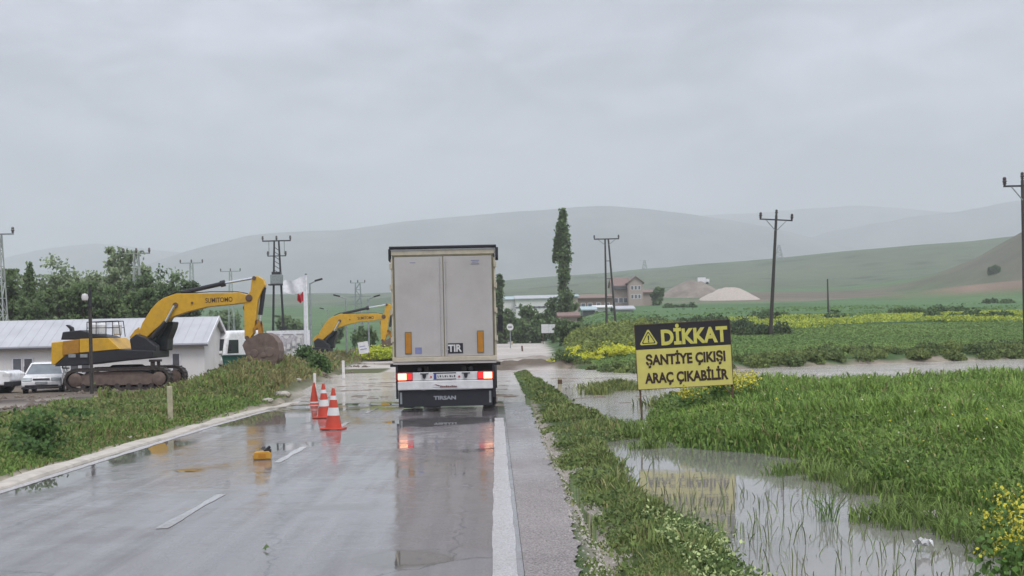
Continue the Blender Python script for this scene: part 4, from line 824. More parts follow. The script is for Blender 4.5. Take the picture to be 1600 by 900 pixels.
zt_ = at(377, 556, 66).z - SK.location.z
m = MB(); m.prism([(-.75, 0), (.75, 0), (.95, zt_), (-.95, zt_)], -.6, -.54); m.prism([(-.75, 0), (.75, 0), (.95, zt_), (-.95, zt_)], .54, .6); SKb = m.build('skip_side', M['green'], SK)
m = MB(); m.add([(-.75, -.54, 0), (-.75, .54, 0), (-.95, .54, zt_), (-.95, -.54, zt_), (.75, -.54, 0), (.75, .54, 0), (.95, .54, zt_), (.95, -.54, zt_)], [(0, 1, 2, 3), (4, 5, 6, 7), (0, 1, 5, 4)]); m.build('skip_shell', M['green'], SK)
m = MB(); m.b2((-1.0, -.66, zt_), (1.0, -.54, zt_ + .06)); m.b2((-1.0, .54, zt_), (1.0, .66, zt_ + .06)); m.build('rim', M['green'], SK)
for x in (-.5, 0, .5): MB().b2((x - .03, -.64, .05), (x + .03, -.605, zt_ - .02)).build('rib', M['green'], SK)
# white perimeter wall of posts and panels, with cloth banners tied to it
x0, z1 = xz(419, 517, 84); x1, _ = xz(482, 515, 84); zb_ = zgf((x0 + x1) / 2, 84) - .1
FW = empty('perimeter_wall', (x0, 84, zb_), 0, 'white rendered perimeter wall behind the excavator bucket and flagpoles', 'wall')
MB().b2((0, 0, 0), (x1 - x0, .2, z1 - zb_ - .25)).build('wall_panel', M['wall'], FW); MB().b2((-.1, -.06, z1 - zb_ - .245), (x1 - x0 + .1, .26, z1 - zb_)).build('coping', M['trim'], FW)
for k in range(4): x = k * (x1 - x0) / 3; MB().b2((x - .1, -.10, 0), (x + .1, -.065, z1 - zb_ - .26)).build('pier', M['trim'], FW)
for (pl, pr, pt, pb_, lab) in ((437, 455, 527, 545, 'faded cloth banner on the white wall, nearer the excavator bucket'), (456, 476, 526, 543, 'pale crumpled banner on the white wall, nearer the flagpoles')):
    a_, b_ = xz(pl, pt, 83.8); c_, d_ = xz(pr, pb_, 83.8); m = MB(); n = 10
    vs = [(a_ + (c_ - a_) * i / n, 83.78 + .05 * math.sin(i * 1.9 + j), b_ + (d_ - b_) * j / 4 + .12 * math.sin(i * .8)) for j in range(5) for i in range(n + 1)]
    m.add(vs, [(j * (n + 1) + i, j * (n + 1) + i + 1, (j + 1) * (n + 1) + i + 1, (j + 1) * (n + 1) + i) for j in range(4) for i in range(n)]); tag(m.build('banner', M['banner']), lab, 'banner')
for i, px in enumerate((437, 444, 451, 459, 467)):
    p = at(px, 560, 80); o = empty('picket', (p.x, 80, zgf(p.x, 80) - .1), 0, ['leftmost', 'second', 'middle', 'fourth', 'rightmost'][i] + ' of the five white pickets standing in weeds below the banners', 'post', 'white pickets below the banners'); MB().b2((-.09, -.05, 0), (.09, .05, 1.55)).build('picket_body', M['conewhite'], o, bevel=.02); MB().b2((-.1, -.06, 1.1), (.1, -.052, 1.25)).build('picket_band', M['steel'], o)
# leaning white notice board
p = at(571, 552, 80); o = empty('notice_board', (p.x, 80, p.z - .35), R(12), 'white notice board leaning on short legs in front of the far excavator bucket', 'sign', rot=(0, R(-9), R(12)))
MB().b2((-.34, 0, .35), (.34, .03, 1.12)).build('board', M['plate'], o); MB().b2((-.3, .032, -.2), (-.25, .06, 1.0)).build('leg', M['rust'], o); MB().b2((.25, .032, -.2), (.3, .06, 1.0)).build('leg', M['rust'], o)
MB().b2((-.25, -.008, .6), (.2, -.002, .66)).build('print_line', M['bluegrey'], o); MB().b2((-.25, -.008, .8), (.1, -.002, .85)).build('print_line', M['bluegrey'], o)

# ------------------------------------------------------------------ parked vehicles
def sedan():
    d = 56.5; p = at(75, 613, d)
    c = empty('parked_car', (p.x, d, p.z), R(13), 'white saloon car facing the road in front of the shed windows', 'car')
    Wc = .86
    prof_ = [(-2.12, .32), (-2.14, .55), (-2.05, .72), (-1.2, .88), (1.35, .93), (2.05, .88), (2.15, .62), (2.1, .3)]
    b_ = MB().prismx(prof_, -Wc, Wc).build('body', M['carwhite'], c, bevel=.09, seg=3)
    g = MB(); lo = [(-1.15, .88), (1.45, .92)]; hi = [(-.45, 1.34), (.85, 1.36)]
    vs = []
    for (y, z), w_ in ((lo[0], Wc - .05), (hi[0], .60), (hi[1], .60), (lo[1], Wc - .08)): vs += [(-w_, y, z), (w_, y, z)]
    g.add(vs, [(0, 1, 3, 2), (2, 3, 5, 4), (4, 5, 7, 6), (0, 2, 4, 6), (1, 3, 5, 7), (0, 1, 7, 6)]); g.build('windscreen', M['windscreen'], c, bevel=.02)
    m = MB(); m.prismx([(-.52, 1.325), (-.42, 1.385), (.2, 1.42), (.85, 1.39), (.92, 1.34)], -.63, .63); m.build('roof', M['carwhite'], c, bevel=.03)
    for s_ in (-1, 1):
        m = MB(); m.tube((s_ * (Wc - .05), -1.17, .88), (s_ * .62, -.46, 1.36), .035); m.build('pillar', M['carwhite'], c)
        m = MB(); m.tube((s_ * (Wc - .05), .15, .90), (s_ * .62, .15, 1.38), .03); m.tube((s_ * (Wc - .06), 1.4, .92), (s_ * .62, .85, 1.36), .045); m.build('rear_pillar', M['carwhite'], c)
        m = MB(); a_, e_ = sorted((s_ * .40, s_ * .82)); m.prismx([(-2.155, .60), (-2.10, .72), (-2.0, .74), (-2.05, .60)], a_, e_); m.build('headlight', M['steel'], c, bevel=.01)
        m = MB(); m.box((s_ * .96, -.95, .93), (.18, .10, .12)); m.build('mirror', M['carwhite'], c, bevel=.03)
        for yy in (-1.35, 1.3):
            MB().lathe([(.05, s_ * (Wc - .08)), (.35, s_ * (Wc - .08)), (.35, s_ * (Wc + .004)), (.05, s_ * (Wc + .004))], (0, yy, .34), 16, 'X').build('wheel_arch', M['dark'], c)
            wheel(c, 'wheel', (s_ * (Wc - .08), yy, .31), .31, .2, s_)
        m = MB(); a_, e_ = sorted((s_ * (Wc + .001), s_ * (Wc + .010))); m.b2((a_, -.6, .30), (e_, -.59, .86)); m.b2((a_, .4, .3), (e_, .41, .88)); m.b2((a_, -1.0, .52), (e_, 1.0, .56)); m.build('door_seam', M['dark'], c)
    MB().b2((-.36, -2.165, .64), (.36, -2.13, .71)).build('grille', M['dark'], c); MB().b2((-.26, -2.19, .46), (.26, -2.15, .56)).build('number_plate', M['steel'], c)
    MB().b2((-.7, -2.165, .34), (.7, -2.10, .42)).build('air_intake', M['dark'], c); MB().b2((-.85, -2.17, .24), (.85, -2.05, .315)).build('front_lip', M['dark'], c)
sedan()
def pickup():
    d = 57.0; p = at(-28, 617, d)
    c = empty('pickup_truck', (p.x, d, p.z), 0, 'white pickup cut off by the left edge of the photo with its bonnet pointing right', 'pickup')
    q = lambda px, py: (at(px, py, d).x - p.x, at(px, py, d).z - p.z)
    nose = q(28, 590)[0]
    b_ = MB().prism([(nose - 5.2, .45), (nose - .15, .45), (nose - .02, .62), (nose - .05, 1.0), (nose - .25, 1.12), (nose - 1.25, 1.18), (nose - 1.35, 1.2), (nose - 5.2, 1.2)], -.9, .9).build('body', M['carwhite'], c, bevel=.07, seg=3)
    MB().prism([(nose - 3.6, 1.19), (nose - 3.5, 1.72), (nose - 2.0, 1.76), (nose - 1.25, 1.19)], -.78, .78).build('cab', M['carwhite'], c, bevel=.06, seg=3)
    MB().prism([(nose - 3.4, 1.24), (nose - 3.35, 1.66), (nose - 2.1, 1.68), (nose - 1.5, 1.24)], -.795, -.783).build('side_window', M['glass'], c)
    MB().prism([(nose - 1.98, 1.70), (nose - 1.93, 1.70), (nose - 1.20, 1.20), (nose - 1.25, 1.20)], -.7, .7).build('windscreen', M['glass'], c)
    for yy in (-.80, .80):
        for xx in (nose - .95, nose - 4.2):
            MB().lathe([(.05, -.11), (.46, -.11), (.46, .11), (.05, .11)], (xx, yy + (-.01 if yy < 0 else .01), .45), 18, 'Y').build('wheel_arch', M['dark'], c)
            t_ = MB().lathe([(.2, -.13), (.36, -.13), (.40, -.09), (.40, .09), (.36, .13), (.2, .13)], (xx, yy, .40), 20, 'Y').build('wheel', M['black'], c, smooth=True)
            MB().lathe([(.02, -.15), (.2, -.12), (.22, -.145), (.22, .12), (.02, .12)], (xx, yy, .40), 14, 'Y').build('rim', M['track'], t_, smooth=True)
    MB().b2((nose - .3, -.92, .38), (nose + .06, .92, .62)).build('bumper', M['dark'], c, bevel=.03); MB().b2((nose - .35, -.905, .85), (nose - .03, -.6, 1.0)).build('headlight', M['plate'], c)
pickup()

# ------------------------------------------------------------------ poles, lattice masts, flags, lamps
def place(px, pyb, d): p = at(px, pyb, d); z = zgf(p.x, d); return p, z
def insul(mb, x, y, z, s=1): mb.lathe([(.05 * s, 0), (.05 * s, .04 * s), (.10 * s, .06 * s), (.05 * s, .12 * s), (.11 * s, .16 * s), (.06 * s, .24 * s), (.09 * s, .28 * s), (.05 * s, .36 * s)], (x, y, z), 8)
def wood_pole(px, pyt, d, label, arm=1.35, lean=0, r=.15, braces=True, pyb=None, grp='power poles on the right hand fields'):
    top = at(px, pyt, d); bz = zgf(top.x, d) - .1; h = top.z - bz
    o = empty('power_pole', (top.x - math.tan(R(lean)) * h, d, bz), 0, label, 'power pole', grp, rot=(0, R(lean), 0))
    MB().tube((0, 0, 0), (0, 0, h), r, r * .62, 10).build('shaft', M['pole'], o, smooth=True)
    if arm:
        MB().b2((-arm, -.06, h - .42), (arm, .06, h - .32)).build('crossarm', M['dark'], o)
        for s_ in (-1, 1):
            if braces: MB().tube((s_ * arm * .62, -.08, h - .42), (s_ * .06, -.14, h - 1.25), .035, n=6).build('brace', M['steel'], o)
            m = MB(); insul(m, s_ * (arm - .06), 0, h - .32, 1.4); m.build('insulator', M['insul'], o, smooth=True)
        m = MB(); insul(m, 0, 0, h, 1.3); m.build('insulator', M['insul'], o, smooth=True)
    return o
wood_pole(1213, 336, 100, 'dark wooden power pole with three insulators right of the warning sign, leaning slightly', 1.35, 4.0, .17)
wood_pole(1597.5, 281, 74, 'tall dark power pole cut by the right edge of the photo', 1.15, 0, .15)
wood_pole(1293, 436, 190, 'thin grey green pole without crossarm standing alone in the field', 0, 0, .16)
# A-frame pole
d = 150; tp = at(945, 373, d); bz = zgf(tp.x, d) - .1; h = tp.z - bz
o = empty('double_pole', (tp.x + .45, d, bz), 0, 'twin legged dark electricity pole standing in front of the pinkish house', 'power pole')
MB().tube((-.45, 0, 0), (-.42, 0, h), .15, .10).build('leg', M['pole'], o); MB().tube((.70, 0, 0), (-.02, 0, h), .15, .10).build('leg', M['pole'], o)
MB().b2((-1.8, -.07, h - .1), (1.3, .07, h + .03)).build('crossarm', M['dark'], o); MB().tube((-1.75, 0, h), (-1.15, 0, h + .02), .04).build('insulator', M['insul'], o)
for s_, x in ((-1, -1.75), (1, 1.25)): m = MB(); insul(m, x, 0, h + .03, 1.2); m.build('insulator', M['insul'], o)
for a_, b_ in (((-1.3, h - .1), (-.42, h - .8)), ((.85, h - .1), (-.02, h - .8))): MB().tube((a_[0], -.1, a_[1]), (b_[0], -.1, b_[1]), .035).build('brace', M['steel'], o)
for k in range(4): MB().tube((-.43, 0, h * (.15 + .2 * k)), (.6 - .14 * k, 0, h * (.15 + .2 * k)), .035).build('rung', M['dark'], o)
def lattice(px, pyt, d, label, arm=1.3, w0=.55, w1=.18, mat='palepole', cat='power pylon', name='lattice_pole', seg=9, lw=.035, pins=3, grp='lattice power poles on the left', bz=None):
    top = at(px, pyt, d); b0 = (zgf(top.x, d) - .1) if bz is None else bz; h = top.z - b0
    o = empty(name, (top.x, d, b0), 0, label, cat, grp); mt = M[mat]; lv = [1 - (1 - k / seg) ** 1.0 for k in range(seg + 1)]
    def w(t_): return w0 + (w1 - w0) * t_
    for sx_ in (-1, 1):
        for sy in (-1, 1): MB().tube((sx_ * w0, sy * w0, 0), (sx_ * w1, sy * w1, h), lw * 1.5, n=4).build('leg', mt, o)
    for s_ in (-1, 1):
        m = MB()
        for k in range(seg):
            a_, b_ = lv[k], lv[k + 1]; q_ = 1 if k % 2 else -1
            m.tube((-q_ * w(a_), s_ * w(a_), a_ * h), (q_ * w(b_), s_ * w(b_), b_ * h), lw, n=4); m.tube((-w(b_), s_ * w(b_), b_ * h), (w(b_), s_ * w(b_), b_ * h), lw, n=4)
            m.tube((s_ * w(a_), -q_ * w(a_), a_ * h), (s_ * w(b_), q_ * w(b_), b_ * h), lw, n=4)
        m.build('bracing', mt, o)
    if arm:
        MB().b2((-arm, -.06, h - .05), (arm, .06, h + .05)).build('crossarm', M['steel'] if mat != 'dark' else M['dark'], o)
        for k in range(pins): x = -arm + .06 + (2 * arm - .12) * k / (pins - 1); m = MB(); insul(m, x, 0, h + .05, 1.25); m.build('insulator', M['insul'], o)
    return o
lattice(213, 396, 112, 'pale lattice pole rising out of the left trees behind the shed', 1.25)
lattice(-3, 366, 86, 'pale lattice pole cut by the left edge of the photo, crossarm reaching in', 1.1)
lattice(299, 411, 170, 'small lattice pole just right of the left trees, third along the line', 1.6, lw=.03)
lattice(360, 424, 205, 'faint lattice pole above the raised excavator boom, fourth along the line', 1.7, lw=.03)
o = lattice(559, 442, 215, 'greenish far lattice pole with double crossarms above the farther excavator', 1.3, .75, .40, mat='steel', seg=8, lw=.06, grp='far electricity pylons', name='pylon'); 
hh = at(559, 442, 215).z - o.location.z; MB().b2((-2.3, -.06, hh - 2.5), (2.3, .06, hh - 2.38)).build('crossarm', M['steel'], o)
lattice(1217, 383, 950, 'very faint transmission tower on the hill behind the leaning power pole', 3.5, 3, .6, mat='steel', seg=6, lw=.16, grp='far electricity pylons', name='pylon')
lattice(1007, 407, 1000, 'tiny faint transmission tower on the ridge above the pinkish house', 3.5, 2, .6, mat='steel', seg=5, lw=.16, grp='far electricity pylons', name='pylon')
# transformer on twin poles
d = 150; tp = at(432, 376, d); bz = zgf(tp.x, d) - .1; h = tp.z - bz; k_ = d / F
o = empty('transformer_pole', (tp.x, d, bz), 0, 'tall twin pole with a grey transformer box and two crossarms above the excavator arm', 'transformer pole')
for s_ in (-1, 1): MB().tube((s_ * .75, 0, 0), (s_ * .28, 0, h), .17, .11).build('pole_leg', M['dark'], o)
MB().b2((-1.75, -.08, h - .1), (1.75, .08, h + .04)).build('crossarm', M['dark'], o)
zc2 = h - 24 * k_; MB().b2((-1.15, -.08, zc2 - .05), (1.15, .08, zc2 + .06)).build('crossarm', M['dark'], o)
for x, z in ((-1.7, h), (0, h), (1.7, h), (-1.1, zc2), (1.1, zc2)): m = MB(); insul(m, x, 0, z + .06, 1.5); m.build('insulator', M['insul'], o)
zt2 = h - 68 * k_; MB().b2((-.75, -.7, zt2), (.65, .5, zt2 + 1.15)).build('transformer_box', M['steel'], o, bevel=.05); MB().b2((-1.0, -.85, zt2 - .15), (1.9, .6, zt2 - .02)).build('platform', M['dark'], o); MB().b2((-.6, -.5, zt2 + 1.16), (.5, .3, zt2 + 1.5)).build('bushing_cover', M['dark'], o)
for k in range(6): z = h - (12 + 9 * k) * k_ * .8; MB().tube((-.34 - .01 * k, 0, z), (.34 + .01 * k, 0, z - .5), .035).build('cross_brace', M['dark'], o)
for x in (-.95, .95): MB().tube((x, 0, h - .1), (x, 0, h - 1.7), .04).build('fuse_rod', M['steel'], o)
# camera pole in front of the excavator
d = 50.5; tp = at(138, 444, d); bz = zgf(tp.x, d) - .1; h = tp.z - bz
o = empty('lamp_post', (tp.x + .05, d, bz), 0, 'dark slim post with a white floodlight standing in front of the nearer excavator', 'lamp post')
MB().tube((0, 0, 0), (0, 0, h - .5), .085, .07, 8).build('shaft', M['pole'], o, smooth=True); MB().tube((0, 0, h - .95), (0, 0, h), .11, .03, 8).build('lamp_bracket', M['dark'], o)
MB().lathe([(.02, -.16), (.12, -.12), (.15, 0), (.12, .12), (.02, .16)], (-.17, -.1, h - .55), 10).build('floodlight', M['plate'], o, smooth=True)
# flags
def flag(px, pyt, d, label, mat, wpx, hpx, drop, side=-1, poled=True, polelabel=None):
    tp = at(px, pyt, d); bz = zgf(tp.x, d) - .1; h = tp.z - bz; k_ = d / F
    if polelabel:
        o = empty('flagpole', (tp.x, d, bz), 0, polelabel, 'flagpole', 'flagpoles by the site entrance'); MB().tube((0, 0, 0), (0, 0, h), .10, .06, 8).build('mast', M['trim'], o, smooth=True); MB().lathe([(.02, 0), (.1, .06), (.02, .14)], (0, 0, h), 8).build('finial', M['steel'], o)
    n, m_n = 14, 8; vs = []; w_, h_ = wpx * k_, hpx * k_
    for j in range(m_n + 1):
        for i in range(n + 1):
            u = i / n; v = j / m_n
            vs.append((tp.x + side * (u * w_ + .08), d + .16 * math.sin(u * 9 + v * 2) * u ** .5, tp.z - .1 - v * h_ * (1 - .25 * u) - drop * k_ * u + .08 * math.sin(u * 7 + 1)))
    m = MB(); m.add(vs, [(j * (n + 1) + i, j * (n + 1) + i + 1, (j + 1) * (n + 1) + i + 1, (j + 1) * (n + 1) + i) for j in range(m_n) for i in range(n)])
    tag(m.build('flag', mat, smooth=True), label, 'flag')
flag(478, 430, 78, 'large white flag blowing left from the flagpole beside the far excavator', M['flagwhite'], 34, 25, 7, polelabel='taller white flagpole carrying the white flag')
flag(475.5, 455, 81, 'small red flag hanging below the white flag', M['flagred'], 9, 15, 3, polelabel='shorter white flagpole carrying the red flag')
def street_lamp(px, pyt, d, side, label, armpx=12):
    tp = at(px, pyt, d); bz = zgf(tp.x, d) - .1; h = tp.z - bz; k_ = d / F
    o = empty('street_lamp', (tp.x, d, bz), 0, label, 'street lamp', 'street lamps on the site road'); MB().tube((0, 0, 0), (0, 0, h - .2), .09, .06, 8).build('shaft', M['steel'], o)
    MB().tube((0, 0, h - .25), (side * armpx * k_, 0, h), .045, n=6).build('arm', M['steel'], o); MB().box((side * armpx * k_ * 1.15, 0, h + .02), (.55, .22, .12), Matrix.Rotation(-side * R(14), 3, 'Y')).build('lamp_head', M['dark'], o, bevel=.03)
street_lamp(484, 438, 84, 1, 'street lamp with its arm to the right behind the flags')
street_lamp(540, 462, 96, -1, 'street lamp with its arm to the left above the far excavator boom'); street_lamp(575, 463, 100, 1, 'street lamp with its arm to the right beside the far lattice pole')
street_lamp(512, 482, 150, -1, 'small distant street lamp left of the far excavator boom', 8)

# round road sign, white board, kiosk beyond the closed road
p = at(797, 511, 128); bz = zgf(p.x, 128); o = empty('round_sign', (p.x, 128, bz), 0, 'round white road sign on a thin post in front of the dark trees', 'sign'); z_ = p.z - bz
MB().tube((0, .05, -.2), (0, .05, z_ + .3), .05).build('post', M['steel'], o); MB().lathe([(.05, -.02), (.36, -.02), (.36, 0), (.05, 0)], (0, 0, z_), 20, 'Y').build('disc', M['plate'], o)
MB().b2((-.2, -.03, z_ - .05), (.2, -.022, z_ + .05)).build('symbol', M['dark'], o)
p = at(857, 513, 150); bz = zgf(p.x, 150); o = empty('white_board', (p.x, 150, bz - .1), 0, 'plain white rectangular board at the end of the closed road', 'sign board'); z_ = p.z - bz + .1
MB().b2((-.88, -.03, z_ - .58), (-.005, .03, z_ + .52)).build('board_panel', M['plate'], o); MB().b2((.005, -.03, z_ - .58), (.82, .03, z_ + .50)).build('board_panel', M['plate'], o)
for x in (-.7, .7): MB().b2((x - .04, .035, 0), (x + .04, .1, z_ + .3)).build('leg', M['rust'], o)
# ------------------------------------------------------------------ far buildings
def house(pl, pr, pe, pb_, pridge, d, dep, wm_, rm_, label, cat='house', name='house', wins=(), gable='x', win=(.9, 1.1)):
    x0, z1 = xz(pl, pe, d); x1, z0 = xz(pr, pb_, d); _, zr2 = xz((pl + pr) / 2, pridge, d); w_ = x1 - x0; base = min(z0, zgf((x0 + x1) / 2, d)) - .4
    o = empty(name, ((x0 + x1) / 2, d, base), 0, label, cat); he_ = z1 - base; hr_ = max(zr2 - base, he_ + .3)
    if gable == 'x':    # ridge runs along x
        MB().prismx([(0, 0), (dep, 0), (dep, he_), (dep / 2, hr_ - .1), (0, he_)], -w_ / 2, w_ / 2).build('wall', M[wm_], o)
        MB().prismx([(-.5, he_ - .15), (-.5, he_ + .05), (dep / 2, hr_ + .12), (dep / 2, hr_ - .06)], -w_ / 2 - .4, w_ / 2 + .4).build('roof', M[rm_], o)
        MB().prismx([(dep + .5, he_ - .15), (dep / 2 + .01, hr_ - .06), (dep / 2 + .01, hr_ + .12), (dep + .5, he_ + .05)], -w_ / 2 - .4, w_ / 2 + .4).build('roof', M[rm_], o)
    else:
        MB().prism([(-w_ / 2, 0), (w_ / 2, 0), (w_ / 2, he_), (0, hr_ - .1), (-w_ / 2, he_)], 0, dep).build('wall', M[wm_], o)
        for s_ in (-1, 1): MB().prism([(s_ * (w_ / 2 + .4), he_ - .2), (s_ * .005, hr_ - .05), (s_ * .005, hr_ + .12), (s_ * (w_ / 2 + .4), he_ + .0)], -.4, dep + .4).build('roof', M[rm_], o)
    for fx, fz in wins:
        cx, cz = (fx - .5) * w_, fz * he_; f = MB().b2((cx - win[0] / 2 - .1, -.04, cz - win[1] / 2 - .1), (cx + win[0] / 2 + .1, -.003, cz + win[1] / 2 + .1)).build('window', M['trim'], o); MB().b2((cx - win[0] / 2, -.05, cz - win[1] / 2), (cx + win[0] / 2, -.042, cz + win[1] / 2)).build('pane', M['window'], f)
    return o
house(957, 983, 447, 474, 434, 300, 8, 'pink', 'redroof', 'left wing of the pinkish farmhouse with a dark balcony band', wins=[(.2, .35), (.5, .35), (.8, .35)])
x0, z0 = xz(957, 452, 299); x1, z1 = xz(979, 447.5, 299); MB().b2((0, -.0, 0), (x1 - x0, .8, z1 - z0)).build('balcony', M['doorgrey'], SC.objects['house']).location = (-(x1 - x0) / 2, -1.0, z0 - SC.objects['house'].location.z)
house(982, 1005, 442, 476, 432, 296, 9, 'pink', 'redroof', 'right wing of the pinkish farmhouse with two rows of windows', gable='y', wins=[(.25, .45), (.5, .45), (.75, .45), (.25, .8), (.5, .8), (.75, .8)], win=(.5, .9))
house(1003, 1021, 457, 472, 452, 310, 8, 'pink', 'redroof', 'low pinkish outbuilding right of the farmhouse', 'outbuilding', 'outbuilding')
house(903, 957, 466, 486, 459, 285, 14, 'brick', 'brick', 'long brown barn left of the pinkish farmhouse', 'barn', 'barn', wins=[(.15, .5), (.35, .5), (.6, .5), (.85, .5)])
house(889, 903, 463, 490, 460, 270, 8, 'pink', 'blueroof', 'narrow brown building beside the poplar with a blue grey roof', 'outbuilding', 'outbuilding')
house(911, 930, 484, 497, 479, 232, 6, 'doorgrey', 'blueroof', 'small shed with pale blue roof behind the weed bank', 'shed', 'shed')
house(930, 956, 480, 497, 477, 240, 7, 'wall', 'wall', 'plain whitish shed left of the twin legged pole base', 'shed', 'shed')
house(962, 990, 483, 498, 478, 228, 7, 'roof', 'roof', 'pale grey metal shed right of the twin legged pole', 'shed', 'shed', wins=[(.3, .55), (.7, .55)], win=(1.2, .5))
house(806, 872, 467, 474, 461, 340, 10, 'wall', 'roof', 'long low white greenhouse behind the dark trees', 'greenhouse', 'greenhouse', wins=[(k / 9 + .05, .55) for k in range(9)], win=(1.6, .5))
house(779, 806, 468, 476, 463, 350, 8, 'wall', 'blueroof', 'low white shed seen just right of the lorry top', 'shed', 'shed')
house(876, 902, 494, 512, 489, 150, 3, 'pink', 'redroof', 'small kiosk with a red brown roof half hidden by the weed bank', 'kiosk', 'kiosk')
p = at(1098, 437, 475); o = empty('distant_truck', (p.x, 475, zgf(p.x, 475)), 0, 'tiny white truck parked on top of the quarry mound', 'truck'); z_ = p.z - o.location.z
MB().b2((-1.9, 0, z_ - 1.2), (1.2, 2, z_ + .9)).build('cargo_box', M['carwhite'], o); MB().b2((1.3, .1, z_ - 1.2), (2.6, 1.9, z_ + .3)).build('cab', M['carwhite'], o)
for x in (-1.2, 1.8): MB().lathe([(.1, 0), (.5, 0), (.5, 2.1), (.1, 2.1)], (x, -.05, z_ - 1.3), 10, 'Y').build('wheel', M['black'], o)
def mound(name, pl, pr, pt, pb_, d, mat, label, dep=9, seed=1):
    x0, z0 = xz(pl, pb_, d); x1, _ = xz(pr, pb_, d); _, zt = xz(pl, pt, d); n, k = 36, 16; u = np.linspace(-1, 1, n); v = np.linspace(-1, 1, k); U, V = np.meshgrid(u, v)
    X = (x0 + x1) / 2 + U * (x1 - x0) / 2; Y = d + V * dep; r_ = np.clip(1 - np.sqrt(U ** 2 * .9 + V ** 2), -.2, 1); g_ = zg(X, Y)
    Z = np.where(r_ > 0, g_.mean() + 0 * X, g_) ; Z = g_ - .3 + (zt - g_.mean()) * np.clip(r_ * 1.25, 0, 1) ** .8 * (1 + .12 * noise(X, Y, .6, seed))
    idx = np.arange(n * k).reshape(k, n); f = np.stack([idx[:-1, :-1], idx[:-1, 1:], idx[1:, 1:], idx[1:, :-1]], -1).reshape(-1, 4)
    return tag(mesh_np(name, np.stack([X, Y, Z], -1).reshape(-1, 3), [f], mat, smooth=True), label, 'heap')
mound('gravel_heap', 1092, 1186, 449, 463, 430, M['gravel'], 'wide pale gravel heap on the far green field', 9, 2)
mound('quarry_mound', 1030, 1135, 440, 458, 470, M['spoil'], 'dark mound of quarry spoil below the tiny white truck', 12, 5)
#==PART4==
# ------------------------------------------------------------------ vegetation
def unit(v): return v / np.maximum(np.linalg.norm(v, axis=1, keepdims=True), 1e-6)
def blades(name, P, Hh, Wb, bend, col, label=None, parent=None, kind='stuff', up=1.0):
    kind = 'stuff'
    n = len(P); az = rng.uniform(0, 6.283, n); faz = rng.uniform(0, 6.283, n)
    D = np.stack([np.cos(az), np.sin(az), 0 * az], 1); S = np.stack([np.cos(faz), np.sin(faz), 0 * faz], 1) * Wb[:, None] / 2
    b_ = (bend * rng.uniform(.3, 1.3, n) * Hh)[:, None] * D; Z = np.array([0, 0, 1.0])
    hh = Hh[:, None]; p1 = P + Z * hh * .5 + b_ * .25; p2 = P + Z * hh * .88 + b_ * .75; tip = P + Z * hh * np.clip(1.05 - bend * .25, .4, 1.1)[:, None] + b_ * 1.35
    V = np.stack([P - S * .8, P + S * .8, p1 - S, p1 + S, p2 - S * .7, p2 + S * .7, tip], 1).reshape(-1, 3); i = np.arange(n)[:, None] * 7
    q = np.concatenate([i + [0, 1, 3, 2], i + [2, 3, 5, 4]]); t_ = i + [4, 5, 6]
    o = mesh_np(name, V, [q, t_], FOL, np.repeat(np.minimum(col * [1.85, 1.95, 1.6], .6), 7, 0), parent)
    if kind: o['kind'] = kind
    if label: o['label'] = label
    return o
def leafquads(P, size, flat=0.0, aspect=1.6):
    n = len(P); a = unit(rng.normal(size=(n, 3)) * [1, 1, 1 - flat * .8]); b_ = unit(np.cross(a, rng.normal(size=(n, 3)))); s = (size[:, None] if np.ndim(size) else size)
    V = np.stack([P - a * s * aspect / 2, P - b_ * s / 2, P + a * s * aspect / 2, P + b_ * s / 2], 1).reshape(-1, 3); i = np.arange(n)[:, None] * 4
    return V, i + [0, 1, 2, 3]
def leaves(name, P, size, col, label=None, parent=None, kind='stuff', mat=None, flat=0.0, aspect=1.6):
    kind = 'stuff'
    V, q = leafquads(P, size, flat, aspect); o = mesh_np(name, V, [q], mat or FOL, np.repeat(np.minimum(col * (1 if mat else np.array([1.8, 1.85, 1.6])), .75), 4, 0), parent)
    if kind: o['kind'] = kind
    if label: o['label'] = label
    return o
def mixcol(n, a, b_, w=None, var=.15):
    w = rng.uniform(0, 1, n) if w is None else w; c = np.array(a) * (1 - w[:, None]) + np.array(b_) * w[:, None]; return c * rng.uniform(1 - var, 1 + var, (n, 1))
def pts(n, x0, x1, y0, y1, acc):
    """random points, density falling with distance so the sheet reads the same everywhere"""
    u = rng.uniform(0, 1, n); y = y0 * (y1 / y0) ** u; xa = x0(y) if callable(x0) else x0; xb = x1(y) if callable(x1) else x1
    x = xa + (xb - xa) * rng.uniform(0, 1, n); k = rng.uniform(0, 1, n) < np.clip(acc(x, y), 0, 1); x, y = x[k], y[k]
    return np.stack([x, y, zg(x, y)], 1)
def view_r(y): return (840 / 1900) * y + 6.5
